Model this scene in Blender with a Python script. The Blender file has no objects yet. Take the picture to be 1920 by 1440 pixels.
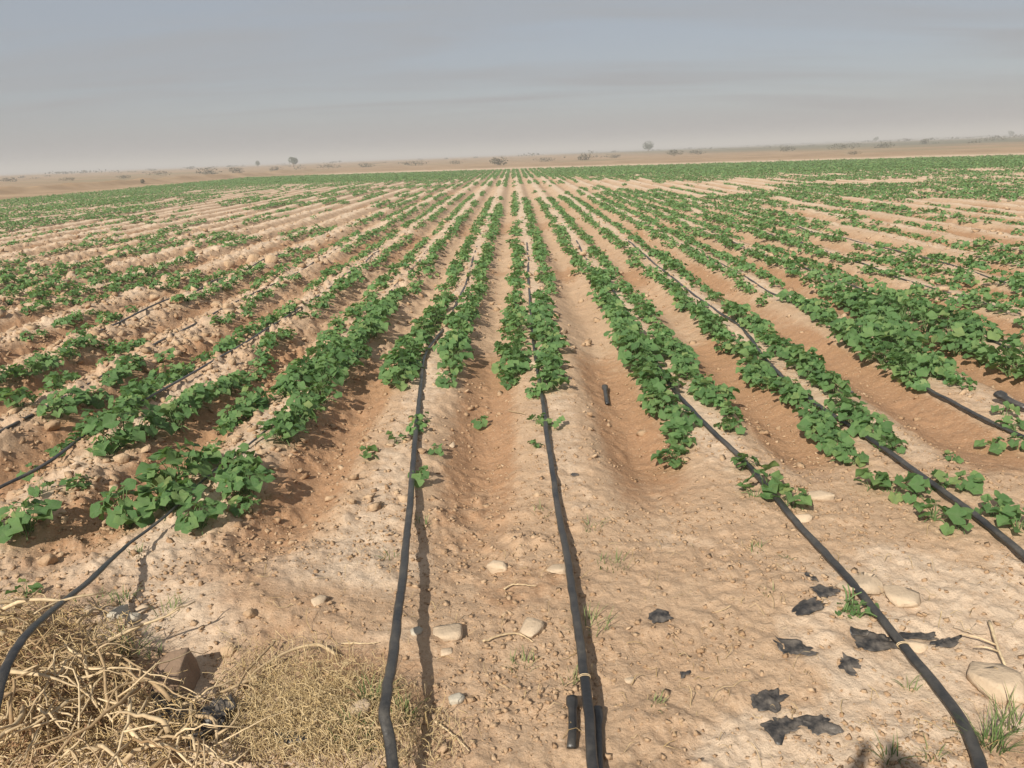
import bpy, math, random
import numpy as np
from mathutils import Vector, Matrix

random.seed(7)
RNG = np.random.default_rng(11)
scn = bpy.context.scene
COL = scn.collection

# ------------------------------------------------------------------ camera
F_PX, CX, CY, CAM_H = 1440.0, 960.0, 720.0, 1.55
ROLL = math.radians(2.207)
PITCH = math.radians(16.615)
cam_d = bpy.data.cameras.new('camera')
cam = bpy.data.objects.new('camera', cam_d)
COL.objects.link(cam)
cam_d.sensor_fit = 'HORIZONTAL'
cam_d.sensor_width = 36.0
cam_d.lens = 36.0 * F_PX / 1920.0
cam_d.clip_start = 0.05
cam_d.clip_end = 20000
cam.matrix_world = (Matrix.Translation((0, 0, CAM_H)) @ Matrix.Rotation(math.pi / 2 - PITCH, 4, 'X')
                    @ Matrix.Rotation(-ROLL, 4, 'Z'))
scn.camera = cam

# ------------------------------------------------------------------ sky, sun, exposure
SUN_EL, SUN_AZ = math.radians(38), math.radians(30)       # shadows run 30 degrees right of straight ahead
world = bpy.data.worlds.new('World')
scn.world = world
world.use_nodes = True
wn, wl = world.node_tree.nodes, world.node_tree.links
wn.clear()
w_out = wn.new('ShaderNodeOutputWorld')
w_bg = wn.new('ShaderNodeBackground')
w_bg.inputs['Strength'].default_value = 0.06
sky = wn.new('ShaderNodeTexSky')
sky.sky_type = 'NISHITA'
sky.sun_disc = False
sky.sun_elevation = SUN_EL
sky.sun_rotation = math.radians(180 + 30)
sky.altitude = 1500
sky.air_density = 1.0
sky.dust_density = 4.0
sky.ozone_density = 1.0
w_tc = wn.new('ShaderNodeTexCoord')
w_sep = wn.new('ShaderNodeSeparateXYZ')
wl.new(w_tc.outputs['Generated'], w_sep.inputs[0])
# thin stretched cirrus: the direction is projected on a flat layer overhead
w_add = wn.new('ShaderNodeMath'); w_add.operation = 'ADD'; w_add.inputs[1].default_value = 0.12
w_abs = wn.new('ShaderNodeMath'); w_abs.operation = 'ABSOLUTE'
wl.new(w_sep.outputs['Z'], w_abs.inputs[0]); wl.new(w_abs.outputs[0], w_add.inputs[0])
w_dx = wn.new('ShaderNodeMath'); w_dx.operation = 'DIVIDE'
w_dy = wn.new('ShaderNodeMath'); w_dy.operation = 'DIVIDE'
wl.new(w_sep.outputs['X'], w_dx.inputs[0]); wl.new(w_add.outputs[0], w_dx.inputs[1])
wl.new(w_sep.outputs['Y'], w_dy.inputs[0]); wl.new(w_add.outputs[0], w_dy.inputs[1])
w_cmb = wn.new('ShaderNodeCombineXYZ')
wl.new(w_dx.outputs[0], w_cmb.inputs['X']); wl.new(w_dy.outputs[0], w_cmb.inputs['Y'])
w_map = wn.new('ShaderNodeMapping')
w_map.inputs['Rotation'].default_value = (0, 0, math.radians(18))
w_map.inputs['Scale'].default_value = (0.30, 1.25, 1)
w_map.inputs['Location'].default_value = (0.35, 0.4, 0)
wl.new(w_cmb.outputs[0], w_map.inputs['Vector'])
w_noise = wn.new('ShaderNodeTexNoise')
w_noise.inputs['Scale'].default_value = 1.3
w_noise.inputs['Detail'].default_value = 7
w_noise.inputs['Roughness'].default_value = 0.55
w_noise.inputs['Distortion'].default_value = 0.5
wl.new(w_map.outputs[0], w_noise.inputs['Vector'])
w_ramp = wn.new('ShaderNodeValToRGB')
w_ramp.color_ramp.elements[0].position = 0.42; w_ramp.color_ramp.elements[0].color = (0.76, 0.76, 0.76, 1)
w_ramp.color_ramp.elements[1].position = 0.68; w_ramp.color_ramp.elements[1].color = (0.97, 0.97, 0.97, 1)
wl.new(w_noise.outputs['Fac'], w_ramp.inputs[0])
# dust takes over towards the horizon
w_hr = wn.new('ShaderNodeMapRange')
w_hr.inputs['From Min'].default_value = 0.02; w_hr.inputs['From Max'].default_value = 0.17
w_hr.inputs['To Min'].default_value = 1.0; w_hr.inputs['To Max'].default_value = 0.0
wl.new(w_sep.outputs['Z'], w_hr.inputs['Value'])
w_max = wn.new('ShaderNodeMath'); w_max.operation = 'MAXIMUM'
wl.new(w_ramp.outputs['Color'], w_max.inputs[0]); wl.new(w_hr.outputs[0], w_max.inputs[1])
w_veil = wn.new('ShaderNodeMix'); w_veil.data_type = 'RGBA'
w_veil.inputs[6].default_value = (3.10, 3.24, 3.42, 1)       # cirrus veil, in the sky texture's own units
w_veil.inputs[7].default_value = (2.98, 2.93, 3.00, 1)       # dust low over the plain
wl.new(w_hr.outputs[0], w_veil.inputs[0])
w_mix = wn.new('ShaderNodeMix'); w_mix.data_type = 'RGBA'
wl.new(w_max.outputs[0], w_mix.inputs[0])
wl.new(sky.outputs[0], w_mix.inputs[6]); wl.new(w_veil.outputs[2], w_mix.inputs[7])
wl.new(w_mix.outputs[2], w_bg.inputs['Color'])
wl.new(w_bg.outputs[0], w_out.inputs['Surface'])

sun_d = bpy.data.lights.new('sun', 'SUN')
sun_d.energy = 3.0
sun_d.angle = math.radians(0.6)
sun_d.color = (1.0, 0.94, 0.84)
sun = bpy.data.objects.new('sun', sun_d)
COL.objects.link(sun)
to_sun = Vector((-math.sin(SUN_AZ) * math.cos(SUN_EL), -math.cos(SUN_AZ) * math.cos(SUN_EL), math.sin(SUN_EL)))
sun.rotation_euler = to_sun.to_track_quat('Z', 'Y').to_euler()
sun.location = (-20, -35, 40)

scn.view_settings.view_transform = 'Standard'
scn.view_settings.look = 'None'
scn.view_settings.gamma = 1.0
scn.view_settings.use_curve_mapping = False
scn.view_settings.exposure = 1.02
scn.cycles.max_bounces = 6
scn.cycles.volume_bounces = 0


# ------------------------------------------------------------------ helpers
def at(px, py, z=0.0):
    """point of the place at height z that stands under a position in the photograph (survey of the photo)"""
    u, v = px - CX, CY - py
    c, s = math.cos(ROLL), math.sin(ROLL)
    u2, v2 = u * c + v * s, -u * s + v * c
    fwd = F_PX * math.cos(PITCH) + v2 * math.sin(PITCH)
    up = -F_PX * math.sin(PITCH) + v2 * math.cos(PITCH)
    t = (z - CAM_H) / up
    return Vector((u2 * t, fwd * t, z))


def ats(px, py, lift=0.0):
    z = 0.0
    for _ in range(6):
        p = at(px, py, z + lift)
        z = 0.6 * z + 0.4 * float(H(np.array([p.x]), np.array([p.y]))[0])
    return at(px, py, z + lift)


def _hash(ix, iy, seed):
    h = (ix.astype(np.int64) * 374761393 + iy.astype(np.int64) * 668265263 + seed * 1274126177) & 0xFFFFFFFF
    h = ((h ^ (h >> 13)) * 1274126177) & 0xFFFFFFFF
    h = ((h ^ (h >> 16)) * 2246822519) & 0xFFFFFFFF
    return ((h ^ (h >> 15)) & 0xFFFFFF) / float(0xFFFFFF)


def vnoise(x, y, seed=0):
    ix, iy = np.floor(x), np.floor(y)
    fx, fy = x - ix, y - iy
    fx = fx * fx * fx * (fx * (fx * 6 - 15) + 10); fy = fy * fy * fy * (fy * (fy * 6 - 15) + 10)
    a, b = _hash(ix, iy, seed), _hash(ix + 1, iy, seed)
    c, d = _hash(ix, iy + 1, seed), _hash(ix + 1, iy + 1, seed)
    return (a + (b - a) * fx) * (1 - fy) + (c + (d - c) * fx) * fy


def fbm(x, y, scale, octv=3, seed=0, gain=0.5):
    s = np.zeros_like(x, dtype=float); amp, tot = 1.0, 0.0
    cr, sr = math.cos(0.6), math.sin(0.6)
    x, y = x / scale, y / scale
    for i in range(octv):
        s += amp * vnoise(x, y, seed + i * 17); tot += amp
        amp *= gain
        x, y = 2.03 * (x * cr - y * sr) + 3.1, 2.03 * (x * sr + y * cr) + 7.7
    return s / tot


def sstep(a, b, x):
    t = np.clip((x - a) / (b - a), 0, 1)
    return t * t * (3 - 2 * t)


SP, X0, DRIFT = 0.87, 0.20, 0.012          # bed spacing, centre of the middle bed, drift of the rows to the right


def bed_u(x, y):
    return (x - DRIFT * y - X0) / SP


def field_mask(x, y):
    n = fbm(x, y, 1.1, 2, 5) - 0.5
    near = sstep(2.55, 4.0, y + 0.9 * n - 0.10 * np.clip(x, -4, 4))
    far = 1 - sstep(-1.0, 1.5, y - far_edge(x))
    left = sstep(-32.6, -30.8, x)
    return near * far * left


def far_edge(x):
    return np.where(x < 0.9, 86.4 - 0.37 * (x - 0.9), 86.4 - 0.62 * (x - 0.9))


STONY = None


def stony(x, y):
    """where the beds are rubbly with clods: mostly the left half"""
    return np.clip(sstep(0.2, -2.5, x) * (0.55 + 0.9 * (fbm(x, y, 2.3, 2, 31) - 0.35)) + 0.30 * sstep(6, 12, y), 0, 1)


MOUNDS = [(-1.62, 1.98, 0.60, 0.40, 0.10), (-0.62, 1.78, 0.33, 0.20, 0.04), (-1.02, 2.55, 0.42, 0.30, 0.06),
          (1.0, 2.35, 0.5, 0.35, 0.03)]


def H(x, y):
    x = np.asarray(x, float); y = np.asarray(y, float)
    r = np.hypot(x, y)
    u = bed_u(x + 0.05 * (fbm(x, y, 1.6, 2, 3) - 0.5), y)
    c = np.abs(u - np.round(u)) * 2
    D = 0.105 * (0.75 + 0.5 * fbm(x, y, 3.0, 2, 9))
    fm = field_mask(x, y)
    h = -D * sstep(0.30, 1.0, c) * fm
    h = h + 0.022 * fm * sstep(0.5, 0.1, c) * (fbm(x, y, 0.5, 2, 77) - 0.3)
    st = stony(x, y)
    near = 1 - sstep(16, 40, r)
    mid = 1 - sstep(40, 110, r)
    h = h + mid * 0.07 * (fbm(x, y, 1.7, 3, 1) - 0.5)
    h = h + near * (0.016 + 0.040 * st) * (fbm(x, y, 0.33, 3, 2) - 0.5)
    lump = np.clip(fbm(x, y, 0.10, 3, 4, .62) - 0.50, 0, 1)
    h = h + near * (0.035 + 0.12 * sstep(.5, .62, fbm(x, y, .8, 2, 14)) * (1 - fm) * sstep(.9, -.2, x) + 0.16 * st * (0.35 + 0.65 * fm)) * lump
    fine = 1 - sstep(5, 9, r)
    h = h + fine * (0.010 + 0.012 * sstep(.45, .62, fbm(x, y, .6, 2, 15))) * (fbm(x, y, 0.038, 3, 6, .6) - 0.5)
    # trodden headland: smooth pans between crusts
    for mx, my, sx, sy, mh in MOUNDS:
        h = h + mh * np.exp(-((x - mx) / sx) ** 2 - ((y - my) / sy) ** 2)
    # a spoil bank left of the field and a plain that rises very slightly
    bank = np.exp(-((x + 39 - 0.10 * (y - 90)) / 1.3) ** 2) * sstep(40, 60, y) * (1 - sstep(130, 160, y))
    h = h + bank * (0.15 + 0.6 * fbm(x, y, 3.0, 3, 41))
    h = h + sstep(95, 330, r) * (0.60 + 0.5 * (fbm(x, y, 60, 3, 51) - 0.4))
    h = h + sstep(600, 2400, r) * (2.6 + 3 * (fbm(x, y, 700, 2, 52) - 0.35) + 5.0 * sstep(200, 1800, x))
    return h


def new_mesh(name, verts, tris, attrs=None, smooth=False):
    me = bpy.data.meshes.new(name)
    verts = np.asarray(verts, np.float32); tris = np.asarray(tris, np.int32)
    me.vertices.add(len(verts)); me.vertices.foreach_set('co', verts.ravel())
    nv = tris.shape[1]
    me.loops.add(tris.size); me.loops.foreach_set('vertex_index', tris.ravel())
    me.polygons.add(len(tris))
    me.polygons.foreach_set('loop_start', np.arange(0, tris.size, nv, dtype=np.int32))
    me.polygons.foreach_set('loop_total', np.full(len(tris), nv, np.int32))
    if smooth:
        me.polygons.foreach_set('use_smooth', np.ones(len(tris), bool))
    for k, v in (attrs or {}).items():
        a = me.attributes.new(k, 'FLOAT', 'POINT')
        a.data.foreach_set('value', np.asarray(v, np.float32))
    me.update(calc_edges=True)
    return me


def put(name, me, mat=None, parent=None, loc=None):
    o = bpy.data.objects.new(name, me)
    COL.objects.link(o)
    if mat is not None and len(me.materials) == 0:
        me.materials.append(mat)
    if parent is not None:
        o.parent = parent
    if loc is not None:
        o.location = loc
    return o


def tag(o, label=None, cat=None, group=None, kind=None):
    if label: o['label'] = label
    if cat: o['category'] = cat
    if group: o['group'] = group
    if kind: o['kind'] = kind
    return o


def empty(name, loc, label, cat, group=None, rz=0.0):
    o = bpy.data.objects.new(name, None)
    o.empty_display_size = 0.05
    COL.objects.link(o)
    o.location = loc; o.rotation_euler = (0, 0, rz)
    return tag(o, label, cat, group)


class Geo:
    def __init__(s): s.v, s.f, s.n = [], [], 0

    def add(s, v, f):
        v = np.asarray(v, float); f = np.asarray(f, int)
        s.v.append(v); s.f.append(f + s.n); s.n += len(v)

    def tube(s, pts, rad, sides=6, flat=1.0, caps=True):
        P = np.asarray(pts, float); n = len(P)
        R = np.full(n, rad) if np.isscalar(rad) else np.asarray(rad, float)
        T = np.gradient(P, axis=0); T /= np.linalg.norm(T, axis=1)[:, None] + 1e-9
        up = np.array([0, 0, 1.0]) if abs(T[:, 2]).mean() < 0.8 else np.array([1.0, 0, 0])
        S = np.cross(T, up); S /= np.linalg.norm(S, axis=1)[:, None] + 1e-9
        N = np.cross(S, T)
        a = np.arange(sides) * 2 * math.pi / sides
        V = (P[:, None] + R[:, None, None] * (np.cos(a)[None, :, None] * S[:, None] + flat * np.sin(a)[None, :, None] * N[:, None])).reshape(-1, 3)
        i = np.arange(n - 1)[:, None] * sides; j = np.arange(sides)[None]; k = (j + 1) % sides
        A, B, C, Dd = i + j, i + k, i + sides + k, i + sides + j
        q = np.concatenate([np.stack([A, B, C], -1).reshape(-1, 3), np.stack([A, C, Dd], -1).reshape(-1, 3)])
        fs = [q]
        if caps and sides > 2:
            e = (n - 1) * sides
            fs.append(np.array([[0, t + 1, t] for t in range(1, sides - 1)]))
            fs.append(np.array([[e, e + t, e + t + 1] for t in range(1, sides - 1)]))
        s.add(V, np.concatenate(fs))

    def mesh(s, name, attrs=None, smooth=False):
        return new_mesh(name, np.concatenate(s.v), np.concatenate(s.f), attrs, smooth)


def spline(ctrl, n):
    P = np.asarray(ctrl, float)
    if len(P) == 2:
        t = np.linspace(0, 1, n)[:, None]
        return P[0] * (1 - t) + P[1] * t
    Q = np.vstack([2 * P[0] - P[1], P, 2 * P[-1] - P[-2]])
    d = np.concatenate([[0], np.cumsum(np.linalg.norm(np.diff(P, axis=0), axis=1))])
    out = []
    for s in np.linspace(0, d[-1], n):
        i = min(np.searchsorted(d, s, 'right') - 1, len(P) - 2)
        t = (s - d[i]) / max(d[i + 1] - d[i], 1e-9)
        a, b, c, e = Q[i:i + 4]
        out.append(0.5 * (2 * b + (c - a) * t + (2 * a - 5 * b + 4 * c - e) * t * t + (3 * b - a - 3 * c + e) * t ** 3))
    return np.array(out)


# ------------------------------------------------------------------ materials
def mat_new(name, base=(0.5, 0.5, 0.5), rough=0.9, spec=0.2):
    m = bpy.data.materials.new(name); m.use_nodes = True
    b = m.node_tree.nodes['Principled BSDF']
    b.inputs['Base Color'].default_value = (*base, 1)
    b.inputs['Roughness'].default_value = rough
    b.inputs['Specular IOR Level'].default_value = spec
    return m, m.node_tree.nodes, m.node_tree.links, b


def noise(nd, lk, vec, scale, detail=4, rough=0.55):
    n = nd.new('ShaderNodeTexNoise')
    n.inputs['Scale'].default_value = scale; n.inputs['Detail'].default_value = detail
    n.inputs['Roughness'].default_value = rough
    if vec is not None: lk.new(vec, n.inputs['Vector'])
    return n.outputs['Fac']


def rng(nd, lk, val, a, b, c=0.0, d=1.0):
    n = nd.new('ShaderNodeMapRange')
    for k, v in zip(('From Min', 'From Max', 'To Min', 'To Max'), (a, b, c, d)): n.inputs[k].default_value = v
    lk.new(val, n.inputs['Value'])
    return n.outputs[0]


def mixc(nd, lk, fac, A, B, mode='MIX'):
    n = nd.new('ShaderNodeMix'); n.data_type = 'RGBA'; n.blend_type = mode
    if isinstance(fac, (int, float)): n.inputs[0].default_value = fac
    else: lk.new(fac, n.inputs[0])
    for k, v in ((6, A), (7, B)):
        if isinstance(v, tuple): n.inputs[k].default_value = (*v, 1)
        else: lk.new(v, n.inputs[k])
    return n.outputs[2]


def attr(nd, name):
    n = nd.new('ShaderNodeAttribute'); n.attribute_name = name
    return n.outputs['Fac']


def math_n(nd, lk, op, a, b):
    n = nd.new('ShaderNodeMath'); n.operation = op
    for i, v in enumerate((a, b)):
        if isinstance(v, (int, float)): n.inputs[i].default_value = v
        else: lk.new(v, n.inputs[i])
    return n.outputs[0]


def bump(nd, lk, bsdf, h, dist, strength=1.0):
    n = nd.new('ShaderNodeBump'); n.inputs['Distance'].default_value = dist; n.inputs['Strength'].default_value = strength
    lk.new(h, n.inputs['Height']); lk.new(n.outputs[0], bsdf.inputs['Normal'])


def soil_material():
    m, nd, lk, b = mat_new('soil', rough=0.97, spec=0.12)
    tc = nd.new('ShaderNodeTexCoord'); P = tc.outputs['Object']
    moist_and_shade, pale, dry = attr(nd, 'moist_and_shade'), attr(nd, 'pale'), attr(nd, 'scrub')
    n1 = noise(nd, lk, P, 1.8, 7, 0.66)
    n2 = noise(nd, lk, P, 13, 6, 0.62)
    n3 = noise(nd, lk, P, 70, 6, 0.75)
    n4 = noise(nd, lk, P, 0.16, 5, 0.6)
    base = mixc(nd, lk, rng(nd, lk, n1, 0.35, 0.68), (0.41, 0.274, 0.172), (0.49, 0.345, 0.225))
    f = math_n(nd, lk, 'ADD', pale, rng(nd, lk, n2, 0.3, 0.7, -0.35, 0.35))
    base = mixc(nd, lk, rng(nd, lk, f, 0.25, 0.95), base, (0.58, 0.445, 0.320))
    g = math_n(nd, lk, 'ADD', moist_and_shade, rng(nd, lk, n2, 0.3, 0.7, -0.30, 0.30))
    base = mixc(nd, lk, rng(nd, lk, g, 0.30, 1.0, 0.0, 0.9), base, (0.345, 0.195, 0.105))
    # grains: pale grit and dark crumbs
    base = mixc(nd, lk, rng(nd, lk, n3, 0.55, 0.70, 0, 0.60), base, (0.62, 0.49, 0.35))
    base = mixc(nd, lk, rng(nd, lk, n3, 0.46, 0.30, 0, 0.60), base, (0.23, 0.145, 0.080))
    # dry plain beyond the field: straw stubble and bare patches
    sc = mixc(nd, lk, rng(nd, lk, n4, 0.42, 0.60), (0.27, 0.180, 0.105), (0.37, 0.255, 0.155))
    n5 = noise(nd, lk, P, 0.02, 5, 0.65)
    sc = mixc(nd, lk, rng(nd, lk, n5, 0.52, 0.66, 0, 0.7), sc, (0.17, 0.165, 0.085))
    far = attr(nd, 'far')
    sc = mixc(nd, lk, rng(nd, lk, noise(nd, lk, P, 0.011, 3, 0.6), 0.40, 0.55), sc, (0.13, 0.125, 0.075)) if False else mixc(nd, lk, far, sc, (0.135, 0.125, 0.078))
    base = mixc(nd, lk, dry, base, sc)
    lk.new(base, b.inputs['Base Color'])
    hh = math_n(nd, lk, 'ADD', math_n(nd, lk, 'MULTIPLY', n2, 1.0), math_n(nd, lk, 'MULTIPLY', n3, 0.35))
    bump(nd, lk, b, hh, 0.022, 0.85)
    return m


def clod_material():
    m, nd, lk, b = mat_new('dry_clod', rough=0.97, spec=0.1)
    tc = nd.new('ShaderNodeTexCoord'); P = tc.outputs['Object']
    t = attr(nd, 'tone')
    n2 = noise(nd, lk, P, 40, 4, 0.65)
    c = mixc(nd, lk, t, (0.33, 0.205, 0.115), (0.50, 0.360, 0.232))
    c = mixc(nd, lk, rng(nd, lk, n2, 0.35, 0.7, 0, 0.4), c, (0.30, 0.2, 0.12))
    lk.new(c, b.inputs['Base Color'])
    bump(nd, lk, b, n2, 0.012, 0.9)
    return m


def stone_material(name, a, bcol):
    m, nd, lk, b = mat_new(name, rough=0.9, spec=0.2)
    tc = nd.new('ShaderNodeTexCoord'); P = tc.outputs['Object']
    n1, n2 = noise(nd, lk, P, 9, 6, 0.65), noise(nd, lk, P, 70, 4, 0.7)
    c = mixc(nd, lk, rng(nd, lk, n1, 0.35, 0.65), a, bcol)
    c = mixc(nd, lk, rng(nd, lk, n2, 0.55, 0.75, 0, 0.5), c, tuple(0.6 * q for q in a))
    lk.new(c, b.inputs['Base Color'])
    bump(nd, lk, b, math_n(nd, lk, 'ADD', n1, math_n(nd, lk, 'MULTIPLY', n2, 0.3)), 0.01, 0.8)
    return m


def leaf_material(name, per_object):
    m, nd, lk, b = mat_new(name, rough=0.55, spec=0.30)
    if per_object:
        oi = nd.new('ShaderNodeObjectInfo'); r = oi.outputs['Random']
    else:
        r = attr(nd, 'rnd')
    c = nd.new('ShaderNodeValToRGB')
    e = c.color_ramp.elements
    e[0].position = 0.0; e[0].color = (0.070, 0.172, 0.052, 1)
    e[1].position = 1.0; e[1].color = (0.290, 0.365, 0.125, 1)
    k = e.new(0.55); k.color = (0.135, 0.272, 0.086, 1)
    k = e.new(0.93); k.color = (0.195, 0.325, 0.105, 1)
    lk.new(r, c.inputs[0])
    col = c.outputs[0]
    tc = nd.new('ShaderNodeTexCoord')
    n = noise(nd, lk, tc.outputs['Object'], 55 if per_object else 30, 3)
    col = mixc(nd, lk, rng(nd, lk, n, 0.4, 0.7, 0, 0.30), col, (0.095, 0.185, 0.065))
    if per_object:
        v = attr(nd, 'vein')
        col = mixc(nd, lk, rng(nd, lk, v, 0.0, 1.0, 0, 0.55), col, (0.15, 0.24, 0.10))
        bump(nd, lk, b, n, 0.004, 0.6)
    # pale dust on the leaves
    n2 = noise(nd, lk, tc.outputs['Object'], 140 if per_object else 9, 2)
    col = mixc(nd, lk, rng(nd, lk, n2, 0.45, 0.75, 0.03, 0.16), col, (0.34, 0.30, 0.21))
    lk.new(col, b.inputs['Base Color'])
    tr = nd.new('ShaderNodeBsdfTranslucent')
    tcol = mixc(nd, lk, 0.5, col, (0.22, 0.38, 0.05))
    lk.new(tcol, tr.inputs['Color'])
    mx = nd.new('ShaderNodeMixShader'); mx.inputs[0].default_value = 0.42
    lk.new(b.outputs[0], mx.inputs[1]); lk.new(tr.outputs[0], mx.inputs[2])
    lk.new(mx.outputs[0], nd['Material Output'].inputs['Surface'])
    return m


def pipe_material():
    m, nd, lk, b = mat_new('black_polythene', rough=0.36, spec=0.6)
    tc = nd.new('ShaderNodeTexCoord'); P = tc.outputs['Object']
    ge = nd.new('ShaderNodeNewGeometry'); sp = nd.new('ShaderNodeSeparateXYZ')
    lk.new(ge.outputs['Normal'], sp.inputs[0])
    n1, n2 = noise(nd, lk, P, 5, 5, 0.6), noise(nd, lk, P, 60, 4, 0.7)
    d = math_n(nd, lk, 'MULTIPLY', rng(nd, lk, n1, 0.40, 0.70, 0.04, 0.50), rng(nd, lk, n2, 0.35, 0.65, 0.45, 1.0))
    d = math_n(nd, lk, 'MULTIPLY', d, rng(nd, lk, sp.outputs['Z'], -0.2, 0.9, 0.25, 1.0))   # dust settles on upward faces
    lk.new(mixc(nd, lk, d, (0.010, 0.0105, 0.012), (0.21, 0.185, 0.15)), b.inputs['Base Color'])
    lk.new(rng(nd, lk, d, 0, 0.5, 0.30, 0.62), b.inputs['Roughness'])
    bump(nd, lk, b, n2, 0.004, 0.5)
    return m


def straw_material(name, a, bcol):
    m, nd, lk, b = mat_new(name, rough=0.8, spec=0.25)
    r = attr(nd, 'rnd')
    c = mixc(nd, lk, r, a, bcol)
    tc = nd.new('ShaderNodeTexCoord')
    n = noise(nd, lk, tc.outputs['Object'], 60, 3)
    c = mixc(nd, lk, rng(nd, lk, n, 0.35, 0.7, 0, 0.45), c, tuple(0.55 * q for q in a))
    lk.new(c, b.inputs['Base Color'])
    return m


def plant_simple(name, a, bcol, trans=0.2):
    m, nd, lk, b = mat_new(name, rough=0.7, spec=0.2)
    c = mixc(nd, lk, attr(nd, 'rnd'), a, bcol)
    lk.new(c, b.inputs['Base Color'])
    return m


M = dict(
    soil=soil_material(), clod=clod_material(),
    stone=stone_material('pale_limestone', (0.43, 0.325, 0.222), (0.54, 0.42, 0.295)),
    grey_stone=stone_material('grey_stone', (0.36, 0.32, 0.25), (0.50, 0.44, 0.35)),
    brick=stone_material('brown_block', (0.20, 0.132, 0.088), (0.29, 0.20, 0.135)),
    leaf=leaf_material('leaf', True), leaf_far=leaf_material('row_foliage', False),
    stem=plant_simple('green_stem', (0.09, 0.16, 0.05), (0.16, 0.22, 0.09)),
    pipe=pipe_material(),
    straw=straw_material('straw', (0.42, 0.285, 0.125), (0.68, 0.52, 0.29)),
    stalk=straw_material('dry_stalk', (0.30, 0.195, 0.10), (0.68, 0.53, 0.33)),
    bark=straw_material('grey_bark', (0.30, 0.22, 0.15), (0.42, 0.33, 0.24)),
    gold=straw_material('golden_straw', (0.50, 0.355, 0.165), (0.74, 0.58, 0.34)),
    grass=plant_simple('grass', (0.075, 0.13, 0.035), (0.20, 0.21, 0.09)),
    shrub=plant_simple('grey_shrub', (0.055, 0.055, 0.032), (0.12, 0.105, 0.065)),
    tree=plant_simple('tree_leaves', (0.030, 0.055, 0.024), (0.070, 0.095, 0.040)),
)


def film_material():
    m, nd, lk, b = mat_new('black_film', rough=0.40, spec=0.5)
    tc = nd.new('ShaderNodeTexCoord')
    n = noise(nd, lk, tc.outputs['Object'], 22, 5, 0.7)
    lk.new(mixc(nd, lk, rng(nd, lk, n, 0.40, 0.70, 0.05, 0.75), (0.012, 0.012, 0.013), (0.22, 0.185, 0.15)), b.inputs['Base Color'])
    bump(nd, lk, b, n, 0.01, 0.6)
    return m


M['film'] = film_material()

# ------------------------------------------------------------------ the ground, one sheet to the horizon
ys = [-7000, -2000, -500, -120, -40, -15, -6, -3, -1.5, -0.7, -0.2, 0.2, 0.5, 0.75, 0.95]
y = 1.1
while y < 100:
    ys.append(y); y += 0.0053 * (y + 0.35)
while y < 9000:
    ys.append(y); y += 0.02 * y
ys = np.array(ys)
tn = np.linspace(-1, 1, 761)
outer = np.array([1.04, 1.1, 1.2, 1.35, 1.6, 2.0, 2.8, 4.5, 8, 16, 40])
tt = np.concatenate([-outer[::-1], tn, outer])
half = np.clip(0.75 + 0.80 * np.abs(ys), 1.4, None)
GX = tt[None] * half[:, None]
GY = np.repeat(ys[:, None], len(tt), 1)
GZ = H(GX, GY)
nx, ny = len(tt), len(ys)
ii = np.arange(ny - 1)[:, None] * nx + np.arange(nx - 1)[None]
quads = np.stack([ii, ii + 1, ii + nx + 1, ii + nx], -1).reshape(-1, 4)
fx, fy = GX.ravel(), GY.ravel()
fu = bed_u(fx, fy); fc = np.abs(fu - np.round(fu)) * 2
fmk = field_mask(fx, fy)
patch = fbm(fx, fy, 1.3, 3, 61)
moist_and_shade = fmk * sstep(0.35, 0.75, fc) * (0.20 + 0.55 * sstep(1.2, 2.4, np.abs(fx + .1)) + 1.0 * sstep(0.44, 0.64, fbm(fx, fy, 2.6, 3, 62))) * (1 - 0.55 * sstep(8, 25, fy))
moist_and_shade += 0.75 * sstep(0.56, 0.70, patch) * (1 - fmk) * sstep(7.5, 4.5, np.hypot(fx, fy))
moist_and_shade += 1.2 * sstep(0.9, 0.4, np.hypot((fx + 1.45) / .62, (fy - 1.95) / .38))  # ground coloured dark under the brush heap: painted shade for its gaps, not damp
moist_and_shade += 0.5 * fmk * sstep(-1.2, -2.6, fx) * sstep(0.45, 0.62, fbm(fx, fy, 0.8, 3, 66)) * sstep(12, 6, fy)
pale = fmk * sstep(0.5, 0.1, fc) * (0.35 + 0.6 * fbm(fx, fy, 0.9, 2, 63)) + (1 - fmk) * 0.85 * sstep(0.45, 0.62, fbm(fx, fy, 0.75, 3, 64))
pale += 0.35 * sstep(10, 28, fy) * fmk
outside = np.maximum(sstep(-0.5, 2.0, fy - far_edge(fx)), 1 - sstep(-33.5, -31, fx))
scrub = outside * sstep(4, 20, fy)
strip = np.exp(-((fy - far_edge(fx) - 9) / 7.0) ** 2) * sstep(-30, -20, fx)
scrub = np.clip(scrub * (1 - 0.85 * strip), 0, 1); pale = np.clip(pale + strip * 0.8, 0, 1.2)
farland = sstep(150, 230, np.hypot(fx, fy) + 60 * (fbm(fx, fy, 45, 3, 81) - .5)) * sstep(20, 75, fx) * (.55 + .45 * sstep(.4, .5, fbm(fx / 6, fy, 60, 2, 82)))
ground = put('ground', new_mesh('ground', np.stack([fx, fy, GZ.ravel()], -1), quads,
                                dict(moist_and_shade=np.clip(moist_and_shade, 0, 1.2), pale=pale, scrub=scrub, far=farland), smooth=True), M['soil'])
tag(ground, 'dry tan farm soil raised in long beds with furrows, flat plain beyond', kind='structure')


def gz(x, y):
    return float(H(np.array([x]), np.array([y]))[0])


# ------------------------------------------------------------------ drip pipes
PIPES = {}


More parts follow.
